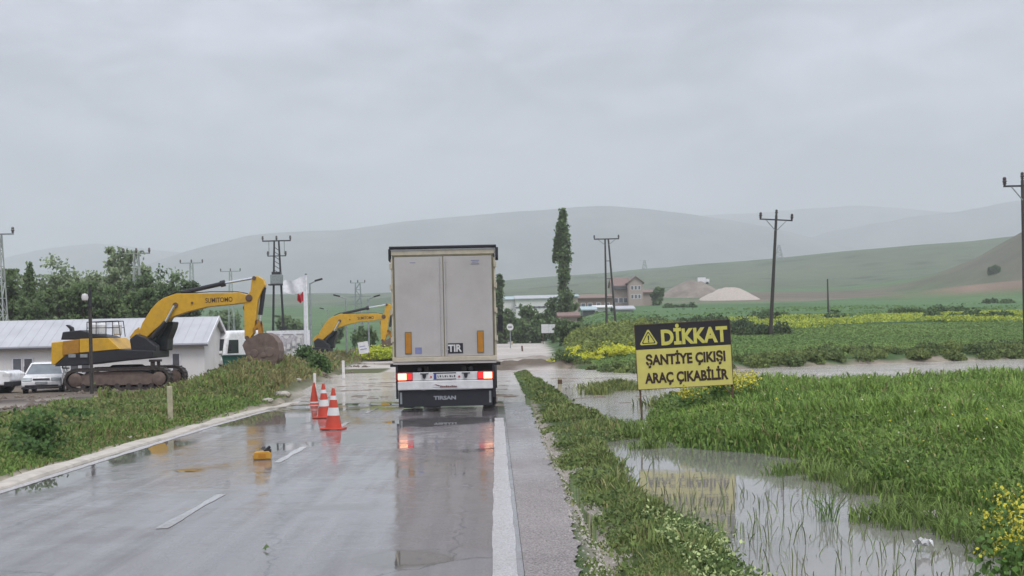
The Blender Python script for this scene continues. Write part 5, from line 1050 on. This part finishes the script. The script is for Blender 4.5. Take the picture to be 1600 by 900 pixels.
# cereal block on the right
def acc_block(x, y):
    e2 = b2(y) + .25 * noise(x * .3, y, 1.3, 6); inn = ss(e2 - .55, e2 + .1, x) * (1 - ss(-1.0, -.2, y - yfar(x) + .6 * noise(x, y, .5, 7)))
    return inn
P = pts(330000, lambda y: b2(y) - .6, view_r, 7.5, 38, acc_block); n = len(P); c_ = np.clip(.5 + .35 * noise(P[:, 0], P[:, 1], .8, 1) + .35 * noise(P[:, 0], P[:, 1], 2.6, 4), 0, 1.2)
edge = np.clip((P[:, 0] - b2(P[:, 1]) - .2) / 2.2, 0, 1); hgt = (.13 + .40 * edge * (.45 + .8 * c_)) * rng.uniform(.5, 1.3, n)
P[:, 2] -= .04
blades('cereal_crop', P, hgt, (.008 + .0011 * P[:, 1]) * rng.uniform(.7, 1.3, n), rng.uniform(.15, .75, n), np.where((rng.uniform(0, 1, n) < .06)[:, None], mixcol(n, (.16, .15, .07), (.22, .20, .10)), mixcol(n, (.066, .112, .027), (.15, .215, .052), np.clip(.15 + .6 * c_ + .25 * rng.normal(size=n), 0, 1))), 'bright green cereal crop standing beside the flooded ditch')
# broad leaved weeds along the near edge of the crop
P = pts(26000, lambda y: b2(y) - .5, lambda y: b2(y) + 3.2, 7.5, 30, lambda x, y: acc_block(x, y) * ss(-.2, .5, noise(x, y, 1.5, 3) + .45 * (x < b2(y) + 1.5))); n = len(P)
P[:, 2] += rng.uniform(.02, .5, n) * np.clip(.25 + (P[:, 0] - b2(P[:, 1])) / 2.0, .2, 1) * (.8 + .3 * noise(P[:, 0], P[:, 1], 1.5, 3)); leaves('ditch_weeds', P, .018 + .0016 * P[:, 1] * rng.uniform(.5, 1.3, n), mixcol(n, (.055, .10, .026), (.13, .175, .05)), 'leafy weeds along the ditch side of the crop')
# little white and yellow flowers in the crop
P = pts(3000, lambda y: b2(y) - .1, lambda y: b2(y) + 5.5, 8, 30, lambda x, y: acc_block(x, y) * (.06 + .9 * ss(.0, .5, noise(x, y, 1.1, 8)) * ss(.30, .37, x / y))); n = len(P); P[:, 2] += rng.uniform(.38, .68, n)
wy = rng.uniform(0, 1, n) < .6; col = np.where(wy[:, None], [.62, .66, .42], [.60, .55, .06]); leaves('wild_flowers', P, .016 + .0008 * P[:, 1], col, 'scattered tiny pale flowers over the crop', mat=FLW, aspect=1.1)
# yellow flowering plants (mustard)
def mustard(cx, cy, r, h, nst, label, density=1.0, name='mustard_plant', fl=(.62, .56, .035)):
    z0 = max(zgf(cx, cy), WL); o = empty(name, (cx, cy, z0), 0, label, 'plant')
    a = rng.uniform(0, 6.283, nst); rr = r * np.sqrt(rng.uniform(0, 1, nst)); B = np.stack([rr * np.cos(a), rr * np.sin(a), 0 * a], 1); hs = h * rng.uniform(.65, 1.1, nst)
    blades('stem', B, hs, np.full(nst, .012 + .0005 * cy), np.full(nst, .12), mixcol(nst, (.07, .12, .03), (.10, .15, .04)), parent=o, kind=None)
    k = int(34 * density); T = np.repeat(B * 1.25 + np.stack([0 * a, 0 * a, hs], 1), k, 0) + rng.normal(size=(nst * k, 3)) * [.07, .07, .07] * (.6 + r)
    leaves('flowers', T, (.014 + .0010 * cy) * rng.uniform(.7, 1.3, len(T)), mixcol(len(T), fl, (.66, .62, .10)), parent=o, kind=None, mat=FLW, aspect=1.1)
    k2 = int(30 * density); T = np.repeat(B * 1.1, k2, 0) + rng.normal(size=(nst * k2, 3)) * [.10, .10, 0]; T[:, 2] = rng.uniform(.02, .85, len(T)) * np.repeat(hs, k2)
    leaves('leaf', T, (.035 + .001 * cy), mixcol(len(T), (.05, .10, .025), (.09, .15, .04)), parent=o, kind=None)
for px, py, d, r, h, ns, lab in ((1130, 640, 25, .42, .78, 26, 'bright yellow flowering mustard clump at the foot of the sign'), (1165, 635, 26.5, .35, .62, 12, 'thin yellow green mustard right of the brighter clump by the sign'), (1085, 655, 24, .3, .5, 8, 'small yellowish weed left of the bright mustard clump')):
    p = at(px, py, d); mustard(p.x, d, r, h, ns, lab)
for px, d, r, h, ns, lab in ((1598, 8.7, .26, .52, 16, 'yellow flowering weed at the right edge of the photo, nearest one'), (1575, 10.0, .25, .45, 7, 'sparser yellow weed just behind the nearest one at the right edge'), (1545, 8.9, .15, .34, 4, 'low yellow weed left of the nearest one by the right edge')):
    p = at(px, 800, d); mustard(p.x, d, r, h, ns, lab, .8)
# right verge between road and ditch
def acc_verge(x, y):
    e = b1(y) + .18 * noise(x * .3, y, 1.7, 5); inner = np.interp(y, [6, 8.7, 13, 19, 35], [.5, .55, .68, .66, .80]) + .06 + .10 * noise(y * 0, y, 1.3, 9) + .07 * noise(x * 0 + 2, y, 5.5, 3) + .05 * noise(x, y, 12, 5) - .08 * ss(14, 26, y)
    return ss(inner - .08, inner + .22, x) * (1 - ss(e - .1, e + .35, x)) * (.12 + .88 * ss(-.45, .3, noise(x, y, 1.9, 12) + .3 * noise(x, y, 5, 2)))
P = pts(120000, lambda y: .55 + 0 * y, lambda y: b1(y) + .4, 6.0, 64, acc_verge); n = len(P); c_ = .5 + .5 * noise(P[:, 0], P[:, 1], 1.6, 2); P[:, 2] -= .02
rise = np.clip((P[:, 0] - .8) / .6, .25, 1); rise = rise * (1 - .35 * (P[:, 1] > 30))
blades('verge_grass', P, (.05 + .18 * c_ ** 1.6) * rise * rng.uniform(.5, 1.7, n), (.006 + .0010 * P[:, 1]) * rng.uniform(.7, 1.3, n), rng.uniform(.2, .9, n), np.where((rng.uniform(0, 1, n) < .13)[:, None], mixcol(n, (.13, .12, .06), (.19, .17, .09)), mixcol(n, (.06, .085, .03), (.135, .16, .055), np.clip(c_ * .6 + .3 * rng.normal(size=n) + .15, 0, 1))), 'rough green grass between the road shoulder and the ditch')
P = pts(17000, lambda y: .9 + 0 * y, lambda y: b1(y) + .1, 6.5, 50, lambda x, y: acc_verge(x, y) * ss(-.1, .4, noise(x, y, 2.2, 6))); n = len(P); P[:, 2] += rng.uniform(.01, .20, n) * np.clip((P[:, 0] - .8) / .5, .1, 1)
leaves('verge_weeds', P, .016 + .0018 * P[:, 1] * rng.uniform(.5, 1.3, n), mixcol(n, (.05, .08, .025), (.12, .15, .05)), 'leafy weeds among the verge grass')
# low pale flowered patch at the bottom of the verge
P = pts(30000, 1.35, 2.5, 8.2, 13.0, lambda x, y: ss(-.15, .25, noise(x, y, 2.6, 1) + .25) * (1 - ss(0, .3, x - b1(y) + .1)) * ss(1.15, 1.45, x) * (1 - ss(10.8, 12.4, y))); n = len(P); P[:, 2] = np.maximum(P[:, 2], WL) + rng.uniform(.02, .24, n) * (.7 + .4 * noise(P[:, 0], P[:, 1], 3, 2))
top = P[:, 2] > np.percentile(P[:, 2], 62); col = np.where((top & (rng.uniform(0, 1, n) < .42))[:, None], [.30, .34, .17], [.065, .10, .032]) * rng.uniform(.8, 1.2, (n, 1))
leaves('flowering_ground_cover', P, .018 + .014 * rng.uniform(0, 1, n), col, 'low creamy white flowering ground cover at the bottom of the verge')
# stalks standing in the pond and drowned grass
P = pts(2300, lambda y: b1(y) - .1, lambda y: b2(y) + .3, 8.2, 24, lambda x, y: (.30 - .25 * (y > 14.5)) + .6 * (y < 15.5) * ss(.0, .6, noise(x * 1.2, y * .5, 2.0, 4)) * (1 - ss(0, .9, np.minimum(x - b1(y), b2(y) - x)) * .75)); n = len(P); P[:, 2] = WL - .02
blades('pond_stalks', P, rng.uniform(.06, .34, n) * (1 - .4 * rng.uniform(0, 1, n)), (.004 + .0006 * P[:, 1]), rng.uniform(.1, .7, n), mixcol(n, (.09, .085, .05), (.10, .14, .045)), 'thin drowned grass stalks standing in the ditch water')
for px, py, nst, hh_, lab in ((1292, 815, 30, .34, 'tuft of drooping grass standing alone in the pond'), (1218, 745, 16, .25, 'thin grass tuft at the back of the pond')):
    p = gnd(px, py, WL); B = rng.normal(size=(nst, 3)) * [.05, .08, 0]; o = empty('pond_tuft', (p.x, p.y, WL - .02), 0, lab, 'grass tuft'); blades('blade', B, rng.uniform(.6, 1.1, nst) * hh_, np.full(nst, .012), rng.uniform(.3, 1, nst), mixcol(nst, (.05, .10, .025), (.10, .15, .04)), parent=o, kind=None)
# tussocks in the flood
P = pts(60000, 2.2, 8.5, 28, 52, lambda x, y: sum(np.exp(-(((x - cx) / r) ** 2 + ((y - cy) / (r * 1.3)) ** 2) * 1.3) for cx, cy, r in ((4.15, 42.0, 1.0), (4.6, 31.5, .6), (3.2, 38.6, .4), (6.9, 48, .6)))); n = len(P)
P[:, 2] = np.maximum(P[:, 2], WL - .02); blades('flooded_tussock', P, rng.uniform(.12, .34, n), .03 * rng.uniform(.7, 1.3, n), rng.uniform(.3, 1, n), mixcol(n, (.07, .09, .035), (.14, .15, .05)), 'olive grass tussocks rising out of the flood')
# left verge
def acc_left(x, y):
    dirt = (1 - ss(-13.6, -12.2, x + .9 * noise(x, y, .9, 15))) * ss(32.5, 35, y); edge_ = 1 - ss(-6.95, -6.6, x + .15 * noise(x, y, 2.5, 4)) ; edge2 = 1 - ss(-.7, 0, x - leftedge(y)); return (1 - dirt) * np.where(y < 40, edge_, edge_ * edge2) * (1 - .55 * ss(44, 70, y))
P = pts(150000, lambda y: -(800 / 1900) * y - 2, lambda y: np.maximum(leftedge(y), -(150 / 1900) * y * 0 - 6.4) + 0 * y, 13, 100, acc_left); n = len(P); c_ = .5 + .5 * noise(P[:, 0], P[:, 1], 1.1, 5); dry = np.clip(.22 + .6 * ss(30, 48, P[:, 1]) + .3 * noise(P[:, 0], P[:, 1], .6, 7), 0, 1)
rise = np.clip((-6.6 - P[:, 0]) / 1.2, .22, 1); cg = mixcol(n, (.06, .10, .028), (.135, .185, .05), np.clip(c_ * .7 + .25 * rng.normal(size=n), 0, 1)); cd = mixcol(n, (.11, .095, .045), (.17, .145, .07)); pick = (rng.uniform(0, 1, n) < dry)[:, None]
blades('verge_grass', P, (.14 + .26 * c_) * rise * rng.uniform(.6, 1.35, n), (.007 + .0010 * P[:, 1]) * rng.uniform(.7, 1.3, n), rng.uniform(.2, .9, n), np.where(pick, cd, cg), 'mixed green and dry grass on the left verge')
P = pts(60000, lambda y: -(800 / 1900) * y - 2, lambda y: leftedge(y) - .2, 14, 100, lambda x, y: acc_left(x, y) * ss(.0, .5, noise(x, y, 1.3, 9)) * ss(-.3, -1.4, 0 * x + (x + 6.6)) * (1 - .7 * ss(36, 48, y))); n = len(P); P[:, 2] += rng.uniform(.02, .45, n) * (.7 + .4 * noise(P[:, 0], P[:, 1], 1.3, 9))
leaves('verge_weeds', P, .02 + .0019 * P[:, 1] * rng.uniform(.5, 1.3, n), mixcol(n, (.06, .085, .03), (.15, .15, .06)), 'leafy weeds on the left verge and mud bank')
for px, py, d, h, lab in ((66, 700, 20.5, .75, 'tall dark green leafy weed standing above the left verge grass'), (36, 712, 19.0, .42, 'low dark green weed left of the tall leafy weed'), (130, 668, 26, .5, 'dark leafy weed in the middle of the left verge grass'), (500, 575, 62, 1.0, 'bushy olive weed on the bank behind the cones'), (478, 556, 70, 1.1, 'green shrub on the bank below the flagpoles')):
    p = at(px, py, d); z0 = zgf(p.x, d); o = empty('leafy_weed', (p.x, d, z0), 0, lab, 'plant'); ns = 14; B = rng.normal(size=(ns, 3)) * [.10, .10, 0]; hs = rng.uniform(.6, 1.1, ns) * h
    blades('stem', B, hs, np.full(ns, .014 + .0003 * d), np.full(ns, .25), mixcol(ns, (.04, .07, .02), (.06, .10, .03)), parent=o, kind=None)
    k = 70; T = np.repeat(B * 1.6, k, 0) + rng.normal(size=(ns * k, 3)) * [.13, .13, 0] * (.4 + h); T[:, 2] = rng.uniform(.03, 1, len(T)) * np.repeat(hs, k); leaves('leaf', T, .035 + .0013 * d, mixcol(len(T), (.03, .065, .018), (.07, .12, .035)), parent=o, kind=None)
# shrubby bank beyond the flood, right of the closed road
def clumpcloud(name, clumps, per, size, ca, cb, label, kind='stuff', parent=None, fl=None):
    C_ = np.array(clumps); idx = np.repeat(np.arange(len(C_)), per); n = len(idx); v = unit(rng.normal(size=(n, 3))) * (rng.uniform(0, 1, (n, 1)) ** .45); v[:, 2] = np.abs(v[:, 2])
    P = C_[idx, :3] + v * C_[idx, 3:4] * [1, 1, 1] * np.stack([np.ones(n), np.ones(n), C_[idx, 4]], 1); cw = rng.uniform(0, 1, len(C_))[idx]
    return leaves(name, P, size * rng.uniform(.6, 1.4, n), mixcol(n, ca, cb, np.clip(cw * .7 + rng.uniform(0, .4, n), 0, 1)), label, parent, kind)
cl = []
for _ in range(230):
    x = rng.uniform(3.8, 46); y = float(yshore(x)) + .5 + rng.uniform(0, 3.0)
    if noise(x, y, .5, 2) > -.55: cl.append((x, y, zgf(x, y) - .05, rng.uniform(.3, .85), rng.uniform(.5, 1.0)))
clumpcloud('shore_scrub', cl, 240, .12, (.04, .07, .025), (.115, .14, .04), 'dark green scrub along the far edge of the flood')
cl = []
for _ in range(260):
    y = rng.uniform(76, 118); x = float(rightedge(y)) + 1.0 + abs(rng.normal()) * 3.6 + (y - 76) * .04; cl.append((x, y, zgf(x, y) - .05 + (.4 if y > 98 else 0), rng.uniform(.5, 1.25), rng.uniform(.7, 1.3)))
clumpcloud('weed_bank', cl, 260, .17, (.06, .085, .028), (.17, .195, .05), 'yellow green weed bank right of the closed road')
cl = []
for _ in range(90):
    y = rng.uniform(100, 128); x = rng.uniform(9, 24); cl.append((x, y, zgf(x, y) - .05, rng.uniform(.7, 1.3), rng.uniform(.8, 1.3)))
clumpcloud('bramble_hedge', cl, 300, .2, (.03, .05, .022), (.06, .085, .035), 'dark bramble hedge behind the warning sign')
# rapeseed flowers
cl = []
for _ in range(95):
    a_ = rng.uniform(0, 1); p = at(893 + 90 * a_, 560 - 14 * a_, 77); y = 77 + rng.uniform(-4.5, 7); x = p.x + rng.normal() * .7; cl.append((x, y, zgf(x, y) + rng.uniform(.15, .6), rng.uniform(.25, .65), .7))
clumpcloud('yellow_blossom', cl, 75, .085, (.30, .34, .03), (.60, .56, .05), 'bright yellow rape blossom on the weed bank'); 
cl = []
for _ in range(70):
    p = at(rng.uniform(585, 612), 540, 93); y = 93 + rng.uniform(-3, 3); cl.append((p.x + rng.normal() * .3, y, zgf(p.x, y) + .2, rng.uniform(.5, .9), 1.2))
clumpcloud('yellow_blossom', cl, 150, .12, (.20, .26, .03), (.42, .44, .04), 'yellow green rape plants beside the far excavator bucket')
P = pts(60000, lambda y: 24 + .1 * (y - 118), lambda y: view_r(y), 112, 150, lambda x, y: ss(.05, .55, noise(x * .35, y, .38, 5) + .1)); n = len(P); P[:, 2] += rng.uniform(.2, .6, n)
leaves('rape_strip', P, .17 * rng.uniform(.6, 1.3, n), mixcol(n, (.13, .19, .04), (.36, .38, .05)), 'yellow flowering strips across the rising green field')
P = pts(120000, lambda y: rightedge(y) + 2, view_r, 64, 122, lambda x, y: ss(1.5, 3, y - yshore(x)) * (.35 + .65 * ss(-.4, .4, noise(x * .4, y, .45, 3)))); n = len(P)
blades('field_grass', P, rng.uniform(.06, .20, n), .0020 * P[:, 1] * rng.uniform(.6, 1.3, n), rng.uniform(.2, .8, n), mixcol(n, (.08, .13, .045), (.125, .175, .055), np.clip(.5 + .5 * noise(P[:, 0] * .4, P[:, 1], .25, 3) + .2 * rng.normal(size=n), 0, 1)), 'young green crop on the rising field beyond the flood')
P = pts(26000, lambda y: rightedge(y) + 6, lambda y: view_r(y) + 10, 122, 240, lambda x, y: .15 + .5 * noise(x, y, .12, 6)); n = len(P)
blades('field_grass', P, rng.uniform(.12, .3, n), .0022 * P[:, 1] * rng.uniform(.6, 1.3, n), rng.uniform(.2, .8, n), mixcol(n, (.075, .13, .045), (.105, .16, .055)), 'tussocky crop on the far green field')
cl = []
for a_, b__, yy, k in ((1385, 1512, 150, 46), (1170, 1300, 146, 14), (1440, 1590, 132, 20), (1040, 1080, 260, 8), (1540, 1600, 240, 8)):
    for _ in range(k): p = at(rng.uniform(a_, b__), 500, yy); y = yy + rng.uniform(-4, 4); cl.append((p.x, y, zgf(p.x, y) - .1, rng.uniform(.6, 1.5), rng.uniform(.6, 1.1)))
clumpcloud('field_scrub', cl, 260, .24, (.03, .055, .022), (.06, .10, .035), 'dark low scrub rows in the far field')

# ------------------------------------------------------------------ trees
def tree(px, ptop, d, wpx, label, kind='round', pbase=None, ca=(.045, .08, .03), cb=(.10, .145, .055), n=9000, leaf=None, grp=None, sparse=0.0, name='tree', hmax=None):
    tp = at(px, ptop, d); bz = zgf(tp.x, d) - .15; h = tp.z - bz; h = min(h, hmax) if hmax else h; r = wpx * d / F / 2; leaf = leaf or .0019 * d
    o = empty(name, (tp.x, d, bz), 0, label, 'tree', grp); tb = MB()
    cl = []
    if kind == 'poplar':
        tb.tube((0, 0, 0), (0, 0, h * .96), .26, .04, 8)
        for k in range(74):
            t_ = rng.uniform(.02, 1); rr_ = r * (.80 + .08 * math.sin(t_ * 9)) * (1 if t_ < .72 else max(.12, 1 - ((t_ - .72) / .28) ** 1.4 * .9)); a_ = rng.uniform(0, 6.28)
            q_ = rr_ * rng.uniform(.15, .72); c_ = (q_ * math.cos(a_) + .08 * math.sin(t_ * 7) , q_ * math.sin(a_), h * (.03 + .95 * t_)); cl.append((*c_, rng.uniform(.35, .62) * (1 if t_ < .9 else .6), 2.2)); tb.tube((0, 0, max(.2, c_[2] - h * .06)), c_, .05, .012, 4)
        for k in range(8): cl.append((-r * .8 + .1 * k, 0, h * (.62 + .035 * k), .22, 2.6))
    else:
        nb = 12 if kind == 'round' else 9; hb = h * .26
        tb.tube((0, 0, 0), (.1, 0, hb * 1.25), .05 * h * .5, .035 * h * .5, 8)
        for k in range(nb):
            a_ = 6.283 * k / nb + rng.uniform(-.3, .3); el = rng.uniform(.3, 1.0); q_ = r * rng.uniform(.35, .85) * math.sqrt(max(.1, 1 - (el - .45) ** 2 * 1.6)); e_ = Vector((q_ * math.cos(a_), q_ * math.sin(a_) * .9, h * el)); m_ = Vector((e_.x * .45, e_.y * .45, hb + (e_.z - hb) * .5)); tb.tube((0, 0, hb * .9), m_, .03 * h * .35, .018 * h * .35, 5); tb.tube(m_, e_, .018 * h * .35, .01, 5)
            for j in range(11 if kind == 'open' else 8): f_ = rng.uniform(.25, 1.05); c_ = m_.lerp(e_, f_) + Vector(rng.normal(size=3) * r * .17); cl.append((c_.x, c_.y, min(c_.z, h - .2), r * rng.uniform(.10, .30), rng.uniform(.7, 1.2)))
        if kind == 'round':
            for k in range(26): a_ = rng.uniform(0, 6.28); q_ = r * rng.uniform(.2, .95); cl.append((q_ * math.cos(a_), q_ * math.sin(a_), h * rng.uniform(.05, .6), r * rng.uniform(.16, .28), 1))
    tb.build('trunk', M['bark'], o)
    C_ = np.array(cl); C_ = C_[rng.uniform(0, 1, len(C_)) > sparse]; idx = rng.integers(0, len(C_), n); v = rng.normal(size=(n, 3)) * .52; P = C_[idx, :3] + v * C_[idx, 3:4] * np.stack([np.ones(n), np.ones(n), C_[idx, 4]], 1); P[:, 2] = np.clip(P[:, 2], .1, h)
    cw = rng.uniform(0, 1, len(C_))[idx]; leaves('crown', P, leaf * rng.uniform(.6, 1.4, n), mixcol(n, ca, cb, np.clip(.65 * cw + rng.uniform(0, .4, n), 0, 1)), parent=o, kind=None); return o
G1 = 'trees behind the white sheds'
dk = dict(ca=(.055, .09, .038), cb=(.11, .15, .065)); wl2 = dict(ca=(.13, .165, .10), cb=(.22, .26, .17))
for a_ in ((14, 422, 104, 62, 'dense green tree at the left edge of the photo behind the shed', 'round', dk), (46, 411, 108, 24, 'narrow pointed dark tree second from the left edge', 'poplar', dk), (62, 446, 100, 60, 'low rounded tree below the narrow pointed one', 'round', dk), (97, 397, 112, 66, 'pale feathery willow left of the camera post', 'open', wl2), (125, 442, 99, 60, 'dense low tree directly behind the floodlight post', 'round', dk),
          (42, 432, 110, 92, 'broad soft green tree mass behind the left end of the shed roof', 'round', wl2), (118, 424, 114, 88, 'broad pale tree between the feathery willow and the tall willow', 'round', wl2), (218, 418, 116, 84, 'broad pale tree just behind the lattice pole', 'round', wl2), (152, 404, 116, 46, 'thin open crowned tree between the two willows', 'open', wl2), (186, 388, 118, 64, 'tallest pale willow left of the lattice pole', 'open', wl2), (186, 448, 100, 58, 'dark bushy tree at the foot of the tallest willow', 'round', dk), (238, 399, 112, 72, 'green rounded tree right of the lattice pole', 'round', dict(ca=(.04, .07, .03), cb=(.09, .13, .06))), (276, 426, 114, 50, 'rightmost tree of the row, above the excavator boom', 'open', dict(ca=(.05, .08, .04), cb=(.11, .15, .08))), (240, 452, 101, 56, 'low dark tree behind the excavator boom foot', 'round', dk)):
    tree(a_[0], a_[1], a_[2], a_[3] * (1.28 if a_[5] != 'poplar' else 1), a_[4], a_[5], grp=G1, n=9000 if a_[5] != 'poplar' else 3000, sparse=.15 if a_[5] == 'open' else 0, **a_[6])
tree(879, 326, 168, 36, 'tall slender poplar rising alone right of the lorry', 'poplar', n=8000, leaf=.27, ca=(.05, .08, .035), cb=(.12, .165, .07), name='poplar')
for px, pt, d, w, lab in ((780, 430, 178, 17, 'slim dark tree half hidden by the right edge of the lorry'), (799, 480, 172, 26, 'small dark tree behind the round road sign'), (824, 474, 176, 34, 'rounded dark tree between the round sign and the white board'), (849, 484, 174, 30, 'small tree behind the white board'), (866, 466, 170, 34, 'leafy tree at the left foot of the poplar'), (892, 474, 172, 30, 'brownish leafed tree at the right foot of the poplar'), (812, 498, 160, 34, 'low dark bush below the rounded tree'), (841, 500, 158, 34, 'low dark bush left of the white board'), (783, 494, 160, 24, 'low bush beside the lorry edge'), (868, 496, 156, 26, 'dark bush right of the white board')):
    tree(px, pt, d, w, lab, 'round' if w > 18 else 'poplar', n=2200, grp='trees at the end of the closed road', **dk)
for px, pt, d, w, lab in ((1027, 449, 305, 20, 'dark round tree right of the low pinkish outbuilding'), (570, 508, 108, 40, 'round green bush between the two legs of the far excavator boom'), (883, 500, 128, 44, 'olive green bush hiding the foot of the small kiosk'), (905, 503, 126, 40, 'low olive bush on the weed bank right of the kiosk'), (1215, 487, 145, 9, 'tiny dark bush at the foot of the leaning power pole'), (450, 494, 215, 44, 'misty dark tree behind the white perimeter wall, left one'), (466, 500, 190, 34, 'misty dark tree behind the flagpoles, right one'), (352, 486, 215, 60, 'misty tree behind the shed gable end'), (520, 505, 190, 40, 'misty tree behind the far excavator boom'), (1557, 396, 470, 9, 'small dark tree on the brown hill, left of its neighbour'), (1548, 398, 472, 8, 'tiny dark bush on the brown hillside, second one')):
    tree(px, pt, d, w, lab, 'round', n=1500, hmax=3.2 if d > 400 else None, **dk)

# gravel crumbs washed over the shoulder edge
P = pts(9000, .50, 1.15, 6.5, 24, lambda x, y: .35 * ss(.5, .9, x)); n = len(P); P[:, 2] = np.where(P[:, 0] < .8, road_z(P[:, 1]), P[:, 2]) + .004
S_ = rng.uniform(.004, .016, n) * np.where(rng.uniform(0, 1, n) < .06, 2.2, 1)
T4 = np.array([[1, 0, -.3], [-.5, .87, -.3], [-.5, -.87, -.3], [0, 0, .75]]); V = (P[:, None, :] + T4[None] * S_[:, None, None] * rng.uniform(.6, 1.3, (n, 4, 1))).reshape(-1, 3); i = np.arange(n)[:, None] * 4
tag(mesh_np('shoulder_gravel', V, [i + [0, 1, 3], i + [1, 2, 3], i + [2, 0, 3]], M['rock']), 'loose gravel washed over the edge of the right shoulder', kind='stuff')

# clods of dug earth on the bank below the bucket and along the yard edge
P = np.concatenate([pts(2200, -13.5, -8.2, 40, 84, lambda x, y: ss(-.1, .5, noise(x, y, 1.2, 10))), pts(1600, -22, -12.6, 35, 52, lambda x, y: ss(.0, .5, noise(x, y, 1.0, 3)))]); n = len(P); S_ = rng.uniform(.04, .15, n) * np.where(rng.uniform(0, 1, n) < .1, 1.8, 1)
O6 = np.array([[1, 0, 0], [0, 1, 0], [-1, 0, 0], [0, -1, 0], [0, 0, .8], [0, 0, -.5]]); V = (P[:, None, :] + O6[None] * S_[:, None, None] * rng.uniform(.6, 1.35, (n, 6, 1))).reshape(-1, 3); i = np.arange(n)[:, None] * 6
clod = pm('earth_clod', (.17, .135, .105), .95, var=.35, scale=3)
tag(mesh_np('earth_clods', V, [i + q_ for q_ in ([0, 1, 4], [1, 2, 4], [2, 3, 4], [3, 0, 4], [1, 0, 5], [2, 1, 5], [3, 2, 5], [0, 3, 5])], clod), 'brown clods of dug earth on the bank and yard edge', kind='stuff')

# rafts of straw and twigs drifting in the flood
P = np.concatenate([pts(1500, -6.6, .6, 33, 60, lambda x, y: ss(.25, .6, noise(x, y * 2.2, .8, 5)) * .8), pts(1500, 2.4, 12, 30, 58, lambda x, y: ss(.2, .6, noise(x, y * 2.2, .6, 7)) * (1 - acc_block(x, y)))]); n = len(P); P[:, 2] = WL + .004
a = rng.normal(0, .35, n); L2 = rng.uniform(.05, .22, n)[:, None]; D = np.stack([np.cos(a), np.sin(a), 0 * a], 1) * L2; Wd_ = np.stack([-np.sin(a), np.cos(a), 0 * a], 1) * .025; V = np.stack([P - D - Wd_, P + D - Wd_, P + D + Wd_ + [0, 0, .015], P - D + Wd_ + [0, 0, .015]], 1).reshape(-1, 3); i = np.arange(n)[:, None] * 4
tag(mesh_np('drift_debris', V, [i + [0, 1, 2, 3]], clod), 'thin rafts of straw and twigs floating on the flood water', kind='stuff')

# drowned crop edge: tufts standing in the shallow water along the far side of the ditch
P = pts(15000, lambda y: b2(y) - .85, lambda y: b2(y) + .1, 8.0, 24, lambda x, y: ss(-.1, .55, noise(x, y, 2.4, 7) - .15 + 1.3 * (x - b2(y) + .4)) * .75); n = len(P); P[:, 2] = np.maximum(P[:, 2], WL) - .02
blades('drowned_grass', P, rng.uniform(.07, .30, n) * np.clip(1.1 + (P[:, 0] - b2(P[:, 1])) * .6, .3, 1.2), (.005 + .0008 * P[:, 1]) * rng.uniform(.7, 1.3, n), rng.uniform(.3, 1.1, n), mixcol(n, (.065, .095, .03), (.13, .175, .05)), 'loose grass tufts standing in the shallow edge of the ditch water')
# ------------------------------------------------------------------ air
hz, t, b = newmat('haze'); t.nodes.remove(b)
pv = t.nodes.new('ShaderNodeVolumePrincipled'); pv.inputs['Density'].default_value = .00040; pv.inputs['Color'].default_value = (.95, .97, 1.0, 1); pv.inputs['Anisotropy'].default_value = 0
t.links.new(pv.outputs[0], t.nodes['Material Output'].inputs['Volume'])
MBh = MB(); MBh.b2((-4600, -90, -3), (4600, 6600, 720)); tag(MBh.build('haze', hz), kind='stuff', label='thin rain haze over the fields')
